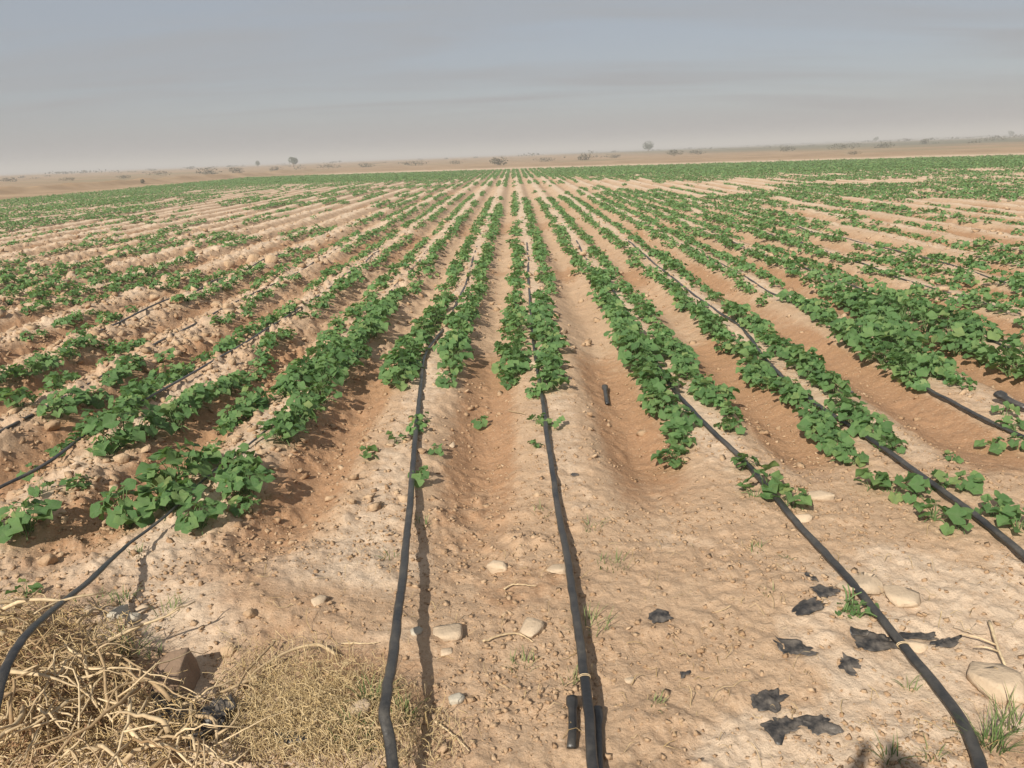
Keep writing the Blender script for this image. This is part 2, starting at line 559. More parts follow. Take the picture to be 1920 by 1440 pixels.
def crumple(P, amp, seed):
    r = np.random.default_rng(seed)
    n = len(P)
    k = np.convolve(r.normal(0, 1, n + 40), np.ones(14) / 14, 'same')[20:20 + n]
    k2 = np.convolve(r.normal(0, 1, n + 40), np.ones(14) / 14, 'same')[20:20 + n]
    P = P.copy(); P[:, 0] += amp * k * 3; P[:, 2] += np.abs(k2) * amp * 1.4
    return P


def drip_pipe(ctrl, rad, label, bed=None, far=14.0, seed=0, name='drip_pipe', taper=None):
    """ctrl: (px, py, lift above the soil) along the visible stretch, near end first"""
    pts = [ats(a, b, l + rad * 0.8) for a, b, l in ctrl]
    if bed is not None:
        yy = pts[-1].y + 1.2
        while yy < far:
            xx = X0 + SP * bed + DRIFT * yy + 0.02 * math.sin(yy * 0.9 + bed)
            pts.append(Vector((xx, yy, gz(xx, yy) + rad * 0.25)))
            yy += 0.8
    L = sum((pts[i + 1] - pts[i]).length for i in range(len(pts) - 1))
    rad *= 0.76
    P = crumple(spline(pts, max(20, int(L / 0.035))), 0.0028, seed)
    n = len(P)
    r = np.random.default_rng(seed + 5)
    P[:, 0] += r.normal(0, .0006, n)
    w = np.convolve(r.normal(0, 1, n + 40), np.ones(7) / 7, 'same')[20:20 + n]
    R = rad * (1 + 0.06 * w + r.normal(0, .012, n)) * np.interp(P[:, 1], (3.5, 8.0), (1, .80))
    if taper: R = R * np.interp(P[:, 1], taper[0], taper[1])
    g = Geo(); g.tube(P, R, 14, 0.58)
    return tag(put(name, g.mesh('drip_pipe', smooth=True), M['pipe']), label, 'pipe', 'black drip pipes along the beds')


drip_pipe([(748, 1500, .05), (738, 1430, .075), (728, 1370, .105), (720, 1338, .12), (724, 1305, .118), (745, 1170, .085), (768, 960, .03), (778, 830, .012), (790, 720, .008), (800, 660, .008)], 0.0205,
          'black drip pipe with a bend near its end, left of centre', -1, seed=1)
drip_pipe([(1114, 1475, .02), (1102, 1320, .035), (1075, 1120, .03), (1043, 930, .012), (1016, 745, .008), (998, 620, .008), (990, 510, .008)], 0.0195,
          'straight black drip pipe running up the central bed', 0, seed=2)
drip_pipe([(1850, 1475, .02), (1800, 1350, .02), (1690, 1205, .02), (1590, 1085, .012), (1500, 985, .012), (1400, 870, .01), (1275, 745, .01), (1212, 650, .008), (1150, 545, .008)], 0.0215,
          'black drip pipe curving past the two pale flat stones', 1, seed=3)
drip_pipe([(1990, 1100, .01), (1860, 990, .012), (1740, 900, .014), (1620, 815, .014), (1520, 750, .012), (1440, 680, .008)], 0.0225,
          'black drip pipe leaving at the right edge between two leafy rows', 2, seed=4)
drip_pipe([(1990, 850, .01), (1860, 792, .01), (1790, 755, .01), (1720, 716, .01)], 0.020,
          'thin crinkled black drip pipe ending in small plants at right', 3, seed=5)
drip_pipe([(-25, 1400, .20), (8, 1262, .235), (48, 1192, .20), (100, 1142, .155), (168, 1088, .105), (240, 1022, .06), (320, 960, .03), (400, 885, .012), (490, 815, .01), (600, 725, .008)], 0.018,
          'black drip pipe arching up over the dry brush heap', -2, seed=6, taper=((1.8, 2.5, 2.9), (1.0, .95, .62)))
drip_pipe([(-60, 950, .02), (0, 915, .02), (90, 868, .02), (180, 800, .02), (280, 745, .015), (370, 694, .02), (470, 636, .015), (580, 566, .008)], 0.0185,
          'black drip pipe crossing the left edge above small plants', -3, seed=7)
def tie(pipe, px, py, rad):
    q = ats(px, py, .012)
    v = np.array([e.co[:] for e in pipe.data.vertices]).reshape(-1, 14, 3)
    i = int(np.argmin(np.abs(v.mean(1)[:, 1] - q.y))); c = v[i].mean(0)
    for k in range(2):
        ring = c + (v[i + k * 0] - c) * 1.13 + np.array([0, .006 * k, 0])
        g = Geo(); g.tube(np.vstack([ring, ring[:2]]), rad, 5)
        put('wire_tie', rnd_attr(g.mesh('wire_tie', smooth=True), .6, 1, k), M['stalk'], pipe)


def rnd_attr(me, lo=0, hi=1, seed=0):
    a = me.attributes.new('rnd', 'FLOAT', 'POINT')
    a.data.foreach_set('value', np.full(len(me.vertices), np.random.default_rng(seed).uniform(lo, hi), np.float32))
    return me


pipes = [o for o in COL.objects if o.name.startswith('drip_pipe')]
for o in pipes:
    if o['label'].startswith('straight'): tie(o, 1104, 1298, .0013)
    if 'curving' in o['label']: tie(o, 1702, 1222, .0014)
for bed, lab in ((-4, 'black drip pipe glimpsed in the first bed beyond the left edge pipe'),
                 (-5, 'black drip pipe glimpsed in the second bed beyond the left edge pipe'),
                 (4, 'black drip pipe under the dense bed beyond the crinkled right pipe'),
                 (5, 'black drip pipe glimpsed two beds beyond the crinkled right pipe'),
                 (6, 'black drip pipe glimpsed three beds beyond the crinkled right pipe')):
    pts = []
    yy = 3.6
    while yy < 15:
        xx = X0 + SP * bed + DRIFT * yy + 0.06 * math.sin(yy * 0.8 + bed * 2)
        pts.append((xx, yy, gz(xx, yy) + 0.002)); yy += 0.7
    g = Geo(); g.tube(crumple(spline(pts, 200), 0.006, 50 + bed), 0.0135, 8, 0.7)
    tag(put('drip_pipe', g.mesh('drip_pipe', smooth=True), M['pipe']), lab, 'pipe', 'black drip pipes along the beds')

# ------------------------------------------------------------------ crop plants
# surveyed rows near the camera: (x, y in the photograph, plant size); None is a gap
ROWS = {
    (-3, 'L'): [(62, 884, .6), (110, 848, .8), (200, 795, 1.0), (270, 745, 1.0), (335, 700, 1.0), (400, 664, .7), (480, 620, .6), (560, 572, .6)],
    (-3, 'R'): [(-30, 1000, .9), (20, 985, .95), (80, 978, .75), None, (20, 935, .6), (85, 918, .65), None, (150, 908, .55), (178, 888, .55), None,
                (215, 838, 1.15), (265, 815, 1.2), (330, 772, 1.1), (400, 742, .9), (470, 705, .55), (500, 655, .6), (545, 620, .6)],
    (-2, 'L'): [(245, 975, .9), (285, 962, .85), (310, 925, 1.15), (350, 890, 1.0), (395, 860, .75), None, (420, 812, .45), (455, 785, .7), (500, 750, 1.0), (545, 735, 1.0), (590, 690, .75), (640, 640, .7)],
    (-2, 'R'): [(375, 978, .8), None, (465, 955, .5), (445, 915, .75), (455, 870, .8), (505, 832, .9), (550, 792, .95), (605, 722, .9), (650, 668, 1.1), (690, 622, 1.25), (720, 585, 1.0), (760, 545, .7)],
    (-1, 'L'): [(752, 718, .95), (757, 690, 1.05), (790, 640, .85), (815, 600, .9), (838, 560, .8)],
    (-1, 'R'): [(792, 788, .5), (806, 818, .5), None, (835, 715, .85), (846, 690, 1.0), (850, 650, .95), (862, 610, .8), (880, 570, .7)],
    (0, 'L'): [(950, 722, .8), (963, 690, 1.1), (962, 650, .95), (962, 600, .7), (966, 550, .65)],
    (0, 'R'): [(1000, 738, .55), (1030, 742, .5), None, (1042, 722, .75), (1032, 690, .95), (1026, 650, .85), (1018, 600, .8), (1012, 550, .65)],
    (1, 'L'): [(1283, 852, .7), (1262, 815, .85), (1240, 760, .95), (1212, 715, 1.05), (1192, 670, 1.15), (1172, 622, 1.05), (1140, 560, 1.0), (1115, 510, .9)],
    (1, 'R'): [(1370, 800, .7), (1345, 765, .75), (1315, 720, .7), (1275, 680, .75), (1240, 630, .7), (1205, 570, .6)],
    (2, 'L'): [(1592, 862, .8), (1568, 835, .85), (1530, 790, .9), (1480, 745, .9), (1432, 705, .95), (1390, 668, .95), (1350, 625, .9), (1300, 575, .8)],
    (2, 'R'): [(1680, 835, .75), (1640, 805, .75), (1590, 760, .75), (1545, 720, .75), (1500, 680, .85), (1440, 640, .8), (1380, 590, .7)],
    (3, 'L'): [(1720, 728, .6), (1695, 700, .95), (1650, 670, 1.1), (1600, 630, 1.1), (1540, 590, .9), (1480, 560, .8)],
    (3, 'R'): [(1800, 722, .7), (1760, 690, 1.0), (1700, 655, 1.2), (1660, 615, 1.2), (1600, 575, 1.1), (1540, 540, .8)],
    (4, 'L'): [(1940, 705, .9), (1890, 690, 1.15), (1820, 660, 1.25), (1740, 625, 1.25), (1660, 585, 1.15), (1600, 555, .9)],
    (4, 'R'): [(1960, 660, 1.2), (1880, 640, 1.2), (1800, 610, 1.2), (1720, 575, 1.1), (1650, 548, .8)],
}
EXTRA = [  # scattered small plants: (x, y, size, label)
    (1400, 872, .75, 'small crop plant hiding the curving pipe, nearest plant right of the dry bed end'),
    (1440, 912, .95, 'bushy crop plant sprawled across the curving pipe at its last leafy clump'),
    (1485, 940, .85, 'crop plant at the very near end of the curving pipe row'),
    (1415, 925, .7, 'low crop plant left of the curving pipe at the last leafy clump'),
    (1635, 908, .8, 'crop plant at the far end of the small clump left of the right edge pipe'),
    (1672, 918, .85, 'crop plant in the middle of the small clump left of the right edge pipe'),
    (1718, 922, .8, 'crop plant touching the right edge pipe at the end of its small clump'),
    (1752, 968, .85, 'crop plant with one large flat leaf beside the right edge pipe'),
    (1800, 982, .75, 'crop plant with a drooping shield shaped leaf against the right edge pipe'),
    (1762, 902, .6, 'small crop plant just across the right edge pipe from the small clump'),
    (1808, 912, .75, 'leggy crop plant in the gap right of the right edge pipe'),
    (1865, 962, .8, 'crop plant near the right edge just beyond the pipe'),
    (1908, 985, .8, 'crop plant cut by the right edge of the picture beside the pipe'),
    (1785, 858, .30, 'tiny lone seedling with two leaves in the bare furrow at right'),
    (1862, 838, .45, 'small pale crop plant left of the crinkled pipe end'),
    (1900, 800, .6, 'sprawling crop plant over the crinkled pipe near the right edge'),
    (1885, 775, .5, 'small crop plant above the crinkled pipe near the right edge'),
    (1912, 835, .5, 'small crop plant at the right edge below the crinkled pipe'),
    (690, 853, .40, 'small lone crop plant in the furrow right of the straw heap bed'),
    (742, 825, .42, 'small lone crop plant just left of the bent pipe'),
    (820, 845, .35, 'tiny seedling with yellow leaf right of the bent pipe'),
    (788, 893, .42, 'small weak crop plant growing against the bent pipe'),
    (901, 793, .42, 'dark small crop plant in the furrow left of the central pipe'),
    (1008, 790, .42, 'small bright crop plant touching the left side of the central pipe'),
    (1040, 797, .40, 'small crop plant touching the right side of the central pipe'),
    (1003, 832, .25, 'withered seedling left of the central pipe below the leafy rows'),
    (48, 1108, .36, 'tiny lone seedling at the left edge above the brush heap'),
    (405, 835, .35, 'tiny pale crop plant in the row gap above the straw heap pipe'),
    (100, 690, .9, 'bushy crop plant at the near end of the second bed beyond the left edge pipe'),
]


def leaf_template(kind):
    """lobed, cupped blade: attachment at the origin, blade along +Y, face up +Z; unit length"""
    r = np.random.default_rng(100 + kind)
    n = 20
    th = np.linspace(0, 2 * math.pi, n, endpoint=False) + math.pi / 2     # starts at the tip
    rel = th - math.pi / 2
    rad = 0.52 * (1 + 0.09 * np.cos(5 * rel) + 0.05 * np.cos(rel) + 0.035 * np.cos(10 * rel + 1) + r.normal(0, .015, n))
    base = np.abs(np.abs(rel - math.pi) / 0.42)
    rad *= np.where(base < 1, 0.45 + 0.55 * base, 1.0)
    ox, oy = rad * np.cos(th) * 1.08, 0.42 + rad * np.sin(th)
    ix, iy = 0.5 * ox, 0.42 + 0.5 * (oy - 0.42)
    def zz(x, y, k):
        a = np.arctan2(x, y - 0.10)
        return 0.15 * np.abs(np.sin(2.5 * a + r.normal(0, .08))) * k + 0.22 * np.abs(x) * (1 if kind != 3 else -.6) + (-0.16 if kind % 2 else 0.10) * (x ** 2) * 1.6 - 0.22 * np.clip(y - 0.35, 0, 1) ** 2
    v = [(0, 0.42, 0.0)] + list(zip(ix, iy, zz(ix, iy, .5))) + list(zip(ox, oy, zz(ox, oy, 1) - 0.04 + r.normal(0, .012, n)))
    f = []
    for i in range(n):
        j = (i + 1) % n
        f += [(0, 1 + i, 1 + j), (1 + i, 1 + n + i, 1 + n + j), (1 + i, 1 + n + j, 1 + j)]
    v = np.array(v)
    ang = np.arctan2(v[:, 0], v[:, 1] - 0.02)
    vein = np.clip(1 - np.abs(np.sin(2.5 * ang)) * 2.2, 0, 1) * (1 - np.clip(np.hypot(v[:, 0], v[:, 1] - .42) * 1.1, 0, .8))
    return v, np.array(f), vein


LEAVES = [leaf_template(k) for k in range(5)]
LEAF_ME = []
for k, (v, f, ve) in enumerate(LEAVES):
    me = new_mesh('leaf', v, f, dict(vein=ve), smooth=True)
    me.materials.append(M['leaf'])
    LEAF_ME.append(me)


def basis(nrm, heading):
    n = nrm / np.linalg.norm(nrm)
    yv = heading - n * np.dot(heading, n)
    yv /= np.linalg.norm(yv) + 1e-9
    return np.stack([np.cross(yv, n), yv, n], 1)


def plant_proto(seed, nleaf, spread, height, small=False):
    r = np.random.default_rng(seed)
    leaves = []; g = Geo()
    for i in range(nleaf):
        q = (i + 0.5) / nleaf
        a = i * 2.39996 + r.normal(0, .35)
        rr = spread * math.sqrt(q) * r.uniform(.8, 1.15)
        # rows sprawl along the bed
        p = np.array([rr * math.cos(a) * 0.85, rr * math.sin(a) * 1.2, 0])
        p[2] = height * (1.05 - 0.62 * q) * r.uniform(.65, 1.15) + 0.015
        out = np.array([math.cos(a), math.sin(a), 0])
        nrm = np.array([0, 0, 1.0]) + out * r.uniform(.05, .75) + np.array([-.18, -.30, 0]) + r.normal(0, .30, 3)
        nrm[2] = abs(nrm[2])
        s = r.uniform(.058, .108) * (0.75 if q < .2 else 1.0) * (0.75 if small else 1)
        B = basis(nrm, out + r.normal(0, .45, 3))
        leaves.append((B, p - B[:, 1] * 0.1 * s, s, int(r.integers(0, 5))))
        b = np.array([p[0] * .25 + r.normal(0, .012), p[1] * .35 + r.normal(0, .015), -0.01])
        mid = (b + p) / 2 + np.array([0, 0, .018]) + out * -0.01
        g.tube(spline([b, mid, p - np.array([0, 0, .004])], 5), np.linspace(.0042, .0022, 5), 4, caps=False)
    for _ in range(2 if not small else 0):
        a = r.uniform(0, 6.28)
        e = np.array([math.cos(a) * spread * .8, math.sin(a) * spread * 1.2, .012])
        g.tube(spline([(0, 0, 0), e * .5 + np.array([0, 0, .03]), e], 6), np.linspace(.005, .003, 6), 4, caps=False)
    me = g.mesh('stem', smooth=True)
    a = me.attributes.new('rnd', 'FLOAT', 'POINT'); a.data.foreach_set('value', np.random.default_rng(seed).random(len(me.vertices)).astype(np.float32))
    me.materials.append(M['stem'])
    return leaves, me


PROTO = [plant_proto(200 + i, n, s, h) for i, (n, s, h) in enumerate(
    [(22, .165, .165), (26, .18, .18), (19, .15, .15), (23, .19, .155), (28, .175, .20), (20, .17, .16), (24, .16, .185)])]
PROTO_S = [plant_proto(300 + i, n, .085, .085, True) for i, n in enumerate((5, 7, 6))]

PROTO_M = [plant_proto(400 + i, n, .12, .12) for i, n in enumerate((9, 11, 8))]
plants = []   # x, y, size, row key or label, order along the row
for key, pts in ROWS.items():
    seg, segs = [], []
    for p in pts + [None]:
        if p is None:
            if seg: segs.append(seg)
            seg = []
        else:
            seg.append(p)
    for seg in segs:
        W = [(*ats(a, b, 0.03 * s)[:2], s) for a, b, s in seg]
        if len(W) == 1:
            plants.append([W[0][0], W[0][1], W[0][2], key]); continue
        d = np.concatenate([[0], np.cumsum([math.hypot(W[i + 1][0] - W[i][0], W[i + 1][1] - W[i][1]) for i in range(len(W) - 1)])])
        s = 0.0
        while s <= d[-1] + 1e-6:
            x, yy, sz = (np.interp(s, d, [w[k] for w in W]) for k in range(3))
            sz *= random.uniform(.62, 1.25) * (1.06 if key[0] <= -2 else 1.0)
            if random.random() > .06: plants.append([x + random.gauss(0, .032), yy, sz, key])
            s += 0.165 * (0.72 + 0.28 * sz) * random.uniform(.85, 1.2)
ROW_END = {k: max(p[1] for p in plants if p[3] == k) for k in ROWS}


def vigor(x, y):
    """how well the crop stands, read off the photograph as a map of the field"""
    v = 0.46 + 1.25 * (fbm(x, y, 4.0, 3, 91) - 0.5)
    v += 0.06 * np.clip((x - 2) / 3, 0, 1) * sstep(40, 20, y)
    e = far_edge(x) - y
    v -= 0.20 * np.exp(-((y - 39) / 8.0) ** 2) * np.where((x > -24) & (x < 9), 1, 0.5)
    v += np.where((x > -4) & (x < 3) & (y < 28), 0.16, 0)
    v -= np.where((x < -4) & (y > 7) & (y < 42), 0.10, 0)
    v -= np.where((x > 6) & (y > 10) & (y < 42), 0.05, 0)
    v += np.where(e < 33, 0.75 * np.clip((33 - e) / 4, 0, 1), 0)
    v += np.where((x < -19) & (y > 33), 0.30, 0)
    return v


for bed in range(-37, 92):
    for side, off in (('L', -.19), ('R', .19)):
        key = (bed, side)
        y0 = ROW_END.get(key, 3.3) + 0.2
        if key not in ROWS: y0 = max(y0, 4.4 + random.random() * 0.5)
        ph = random.random() * 50
        yy = [y0]
        while yy[-1] < 100:
            q = yy[-1]
            yy.append(q + (0.19 if q < 25 else 0.19 + (q - 25) * 0.004) * random.uniform(.85, 1.2))
        yy = np.array(yy)
        x = X0 + SP * bed + DRIFT * yy + off
        ok = (np.abs(x) < 0.76 * yy + 1.0) & (x > -31.2) & (yy < far_edge(x) + RNG.normal(0, .5, len(yy)))
        t = vigor(x, yy) + 0.95 * (vnoise(yy / (1.1 + .02 * yy) + ph, np.full(len(yy), ph), 7) - 0.5)
        ok &= t > 0.30
        sz = np.minimum(1.12, 0.46 + 0.50 * t) * np.where(far_edge(x) - yy < 30, 1.05, 0.92) * RNG.uniform(.60, 1.22, len(yy)) * np.where((x > -4) & (x < 3) & (yy > 8), .82, 1)
        ok &= RNG.random(len(yy)) > .07
        plants += [[float(a) + random.gauss(0, .04), float(b), float(c), key] for a, b, c in zip(x[ok], yy[ok], sz[ok])]
for a, b, s, lab in EXTRA:
    p = ats(a, b, 0.02)
    plants.append([p.x, p.y, s, lab])

for p in plants:
    p[2] *= 0.66 if isinstance(p[3], str) else 0.64
PA = np.array([(p[0], p[1], p[2]) for p in plants])
in_view = np.abs(PA[:, 0]) < 0.69 * PA[:, 1] + 0.35
score = PA[:, 2] / np.hypot(np.hypot(PA[:, 0], PA[:, 1]), CAM_H)
score[~in_view] = -1
for i, p in enumerate(plants):
    if isinstance(p[3], str): score[i] += 10
N_IND = 300
order = np.argsort(-score)
single = set(order[:N_IND].tolist())
PZ = H(PA[:, 0], PA[:, 1])

ORD = ['nearest', 'second', 'third', 'fourth', 'fifth', 'sixth', 'seventh', 'eighth', 'ninth', 'tenth', 'eleventh', 'twelfth', 'thirteenth',
       'fourteenth', 'fifteenth', 'sixteenth', 'seventeenth', 'eighteenth', 'nineteenth']
TENS = ['', '', 'twenty', 'thirty', 'forty', 'fifty', 'sixty', 'seventy']


def ordinal(i):
    if i < 19: return ORD[i]
    n = i + 1
    if n % 10 == 0: return TENS[n // 10][:-1] + 'ieth'
    return TENS[n // 10] + '-' + ('first', 'second', 'third', 'fourth', 'fifth', 'sixth', 'seventh', 'eighth', 'ninth')[n % 10 - 1]


BEDNAME = {0: 'the central pipe', -1: 'the bent left-centre pipe', -2: 'the pipe over the brush heap', -3: 'the pipe crossing the left edge',
           1: 'the pipe curving past pale stones', 2: 'the pipe leaving the right edge', 3: 'the thin crinkled pipe'}
NUM = ['first', 'second', 'third', 'fourth', 'fifth', 'sixth', 'seventh', 'eighth', 'ninth']


def row_name(key):
    bed, side = key
    sd = 'left' if side == 'L' else 'right'
    if bed in BEDNAME: return f'{sd} of {BEDNAME[bed]}'
    if bed < 0: return f'{sd} row, {NUM[min(-4 - bed, 8)]} bed beyond left-edge pipe'
    return f'{sd} row, {NUM[min(bed - 4, 8)]} bed beyond crinkled pipe'


def size_word(s):
    return 'tiny' if s < .3 else 'small' if s < .40 else 'medium' if s < .54 else 'leafy' if s < .65 else 'bushy' if s < .73 else 'large bushy'


by_row = {}
for i in sorted(single, key=lambda i: plants[i][1]):
    k = plants[i][3]
    if not isinstance(k, str): by_row.setdefault(k, []).append(i)
GROUP = 'broad-leaved crop plants in the field rows'


def grow(i, label):
    x, yy, s, key = plants[i]
    tiny = s < 0.34
    r = np.random.default_rng(9000 + i)
    leaves, stem = (PS := PROTO_S if tiny else PROTO_M if isinstance(key, str) else PROTO)[int(r.integers(0, len(PS)))]
    k = s * (2.0 if tiny else 1.0)
    root = empty('crop_plant', (x, yy, PZ[i]), label, 'plant', GROUP, float(r.choice([0, math.pi])) + float(r.normal(0, .35)))
    st = put('stem', stem, None, root); st.scale = (k, k, k)
    for B, p, ls, kind in leaves:
        o = bpy.data.objects.new('leaf', LEAF_ME[kind]); COL.objects.link(o)
        o.parent = root
        j = 1 + float(r.normal(0, .10))
        kk = k * ls * j * (k ** -0.35)
        mm = Matrix(B.tolist()).to_4x4()
        mm = Matrix.Translation(Vector((p * k).tolist())) @ mm @ Matrix.Rotation(float(r.normal(0, .16)), 4, 'X') @ Matrix.Diagonal((kk, kk, kk, 1))
        o.matrix_local = mm


for key, idx in by_row.items():
    for n, i in enumerate(idx):
        grow(i, f'{size_word(plants[i][2])} plant, {ordinal(n)} from near end, {row_name(key)}')
for i, p in enumerate(plants):
    if isinstance(p[3], str):
        grow(i, p[3])


# the rest of the crop: leaves of many more plants, as one mass
def far_leaf(level):
    if level == 0:
        v, f, _ = LEAVES[0]
        n = 20
        keep = [0] + [1 + n + i for i in range(0, n, 2)]
        v = v[keep]
        return v, np.array([(0, 1 + i, 1 + (i + 1) % 10) for i in range(10)])
    if level == 1:
        v = np.array([(0, 0, 0), (.5, .45, .06), (.28, .95, -.05), (-.28, .95, -.05), (-.5, .45, .06), (0, .5, 0.0)])
        return v, np.array([(5, 0, 1), (5, 1, 2), (5, 2, 3), (5, 3, 4), (5, 4, 0)])
    v = np.array([(0, 0, 0), (.55, .5, .08), (0, 1, -.05), (-.55, .5, .08)])
    return v, np.array([(0, 1, 2), (0, 2, 3)])


bins = {0: [[], [], []], 1: [[], [], []], 2: [[], [], []]}
for i, (x, yy, s, key) in enumerate(plants):
    if i in single: continue
    d = math.hypot(x, yy)
    lv = 0 if d < 15 else 1 if d < 34 else 2
    n, big = ((26, 1.0), (18, 1.22), (11, 1.6))[lv]
    leaves, _ = PROTO[i % len(PROTO)]
    sel = RNG.permutation(len(leaves))[:n]
    ca, sa = math.cos(i * 1.7), math.sin(i * 1.7)
    ca, sa = (1, 0) if i % 2 else (-1, 0)
    for q in sel:
        B, p, ls, kind = leaves[q]
        Rz = np.array([[ca, -sa, 0], [sa, ca, 0], [0, 0, 1]])
        kk = ls * big * s ** 0.65 * RNG.uniform(.85, 1.15)
        bins[lv][0].append(Rz @ B * kk)
        bins[lv][1].append(Rz @ (p * s) + RNG.normal(0, .012, 3) + np.array([x, yy, PZ[i]]))
        bins[lv][2].append(RNG.random())
Vs, Fs, Rs, off = [], [], [], 0
for lv, (Bm, tr, rn) in bins.items():
    if not Bm: continue
    v, f = far_leaf(lv)
    A = np.einsum('nij,mj->nmi', np.array(Bm), v) + np.array(tr)[:, None]
    Vs.append(A.reshape(-1, 3)); Rs.append(np.repeat(np.array(rn), len(v)))
    Fs.append((f[None] + (np.arange(len(Bm)) * len(v))[:, None, None]).reshape(-1, 3) + off); off += len(Bm) * len(v)
foliage = put('crop_foliage', new_mesh('crop_foliage', np.concatenate(Vs), np.concatenate(Fs), dict(rnd=np.concatenate(Rs)), True), M['leaf_far'])
tag(foliage, 'green crop foliage in long rows running away to the far field edge', kind='stuff')
print('plants', len(plants), 'far tris', sum(len(f) for f in Fs))


# ------------------------------------------------------------------ clods and crumbs of soil
def ico(sub):
    import bmesh
    bm = bmesh.new(); bmesh.ops.create_icosphere(bm, subdivisions=sub, radius=1)
    v = np.array([p.co[:] for p in bm.verts]); f = np.array([[q.index for q in t.verts] for t in bm.faces]); bm.free()
    return v, f


ICO = {k: ico(k) for k in (1, 2, 3, 4)}
VAR = []
CUBE_V = np.array([(x_, y_, z_) for x_ in (-1, 1) for y_ in (-1, 1) for z_ in (-1, 1)], float)
CUBE_F = np.array([(0, 1, 3), (0, 3, 2), (4, 6, 7), (4, 7, 5), (0, 4, 5), (0, 5, 1), (2, 3, 7), (2, 7, 6), (0, 2, 6), (0, 6, 4), (1, 5, 7), (1, 7, 3)])
for k in range(40):
    q = CUBE_V * (.8 + RNG.normal(0, .26, (8, 3))) * np.array([RNG.uniform(.7, 1.4), RNG.uniform(.6, 1.1), RNG.uniform(.4, .8)])
    a1, a2 = RNG.uniform(-.6, .6, 2)
    q[:, 1], q[:, 2] = q[:, 1] * math.cos(a1) - q[:, 2] * math.sin(a1), q[:, 1] * math.sin(a1) + q[:, 2] * math.cos(a1)
    q[:, 0], q[:, 2] = q[:, 0] * math.cos(a2) - q[:, 2] * math.sin(a2), q[:, 0] * math.sin(a2) + q[:, 2] * math.cos(a2)
    VAR.append(q)
cx, cy, cs, ct = [], [], [], []


def scatter(n, ylo, yhi, dens, slo, shi, tone):
    yy = ylo * (yhi / ylo) ** RNG.random(n * 3)
    xx = RNG.uniform(-1, 1, n * 3) * (0.72 * yy + 0.4)
    ok = RNG.random(n * 3) < dens(xx, yy)
    xx, yy = xx[ok][:n], yy[ok][:n]
    s = slo * (shi / slo) ** (RNG.random(len(xx)) ** 2.4)
    cx.append(xx); cy.append(yy); cs.append(s); ct.append(np.clip(tone(xx, yy) + RNG.normal(0, .25, len(xx)), 0, 1))


def bedtop(x, y):
    u = bed_u(x, y); return 1 - sstep(0.35, 0.9, np.abs(u - np.round(u)) * 2)


scatter(24000, 1.45, 5.5, lambda x, y: 0.15 + 0.95 * sstep(.35, .7, fbm(x, y, .5, 3, 71)), .0016, .0105, lambda x, y: 0.45 + 0 * x)
scatter(7000, 3.2, 14, lambda x, y: field_mask(x, y) * (0.06 + 1.0 * stony(x, y) * (0.30 + 0.7 * bedtop(x, y))), .005, .030, lambda x, y: 0.35 + 0.4 * bedtop(x, y))
scatter(6500, 6, 45, lambda x, y: field_mask(x, y) * (0.15 + 0.8 * stony(x, y)) * (0.2 + 0.8 * bedtop(x, y)), .012, .048, lambda x, y: 0.5 + 0.3 * bedtop(x, y))
scatter(4500, 2.4, 9, lambda x, y: sstep(-.4, -1.6, x) * (0.10 + 0.9 * field_mask(x, y)) * (0.15 + .85 * sstep(.38, .62, fbm(x, y, .7, 3, 73))), .004, .019, lambda x, y: 0.35 + 0 * x)
cx, cy, cs, ct = map(np.concatenate, (cx, cy, cs, ct))
cz = H(cx, cy) + cs * 0.25
Vc, Tc = [], []
ang = RNG.uniform(0, 6.28, len(cx)); var = RNG.integers(0, 40, len(cx))
base = np.stack(VAR)[var]
rx = base[..., 0] * np.cos(ang)[:, None] - base[..., 1] * np.sin(ang)[:, None]
ry = base[..., 0] * np.sin(ang)[:, None] + base[..., 1] * np.cos(ang)[:, None]
V = np.stack([rx, ry, base[..., 2]], -1) * cs[:, None, None] + np.stack([cx, cy, cz], -1)[:, None]
f1 = CUBE_F
Fc = (f1[None] + (np.arange(len(cx)) * 8)[:, None, None]).reshape(-1, 3)
clods = put('soil_clods', new_mesh('soil_clods', V.reshape(-1, 3), Fc, dict(tone=np.repeat(ct, 8)), False), M['clod'])
tag(clods, 'dry crumbs and clods of tan soil strewn over the beds', kind='stuff')


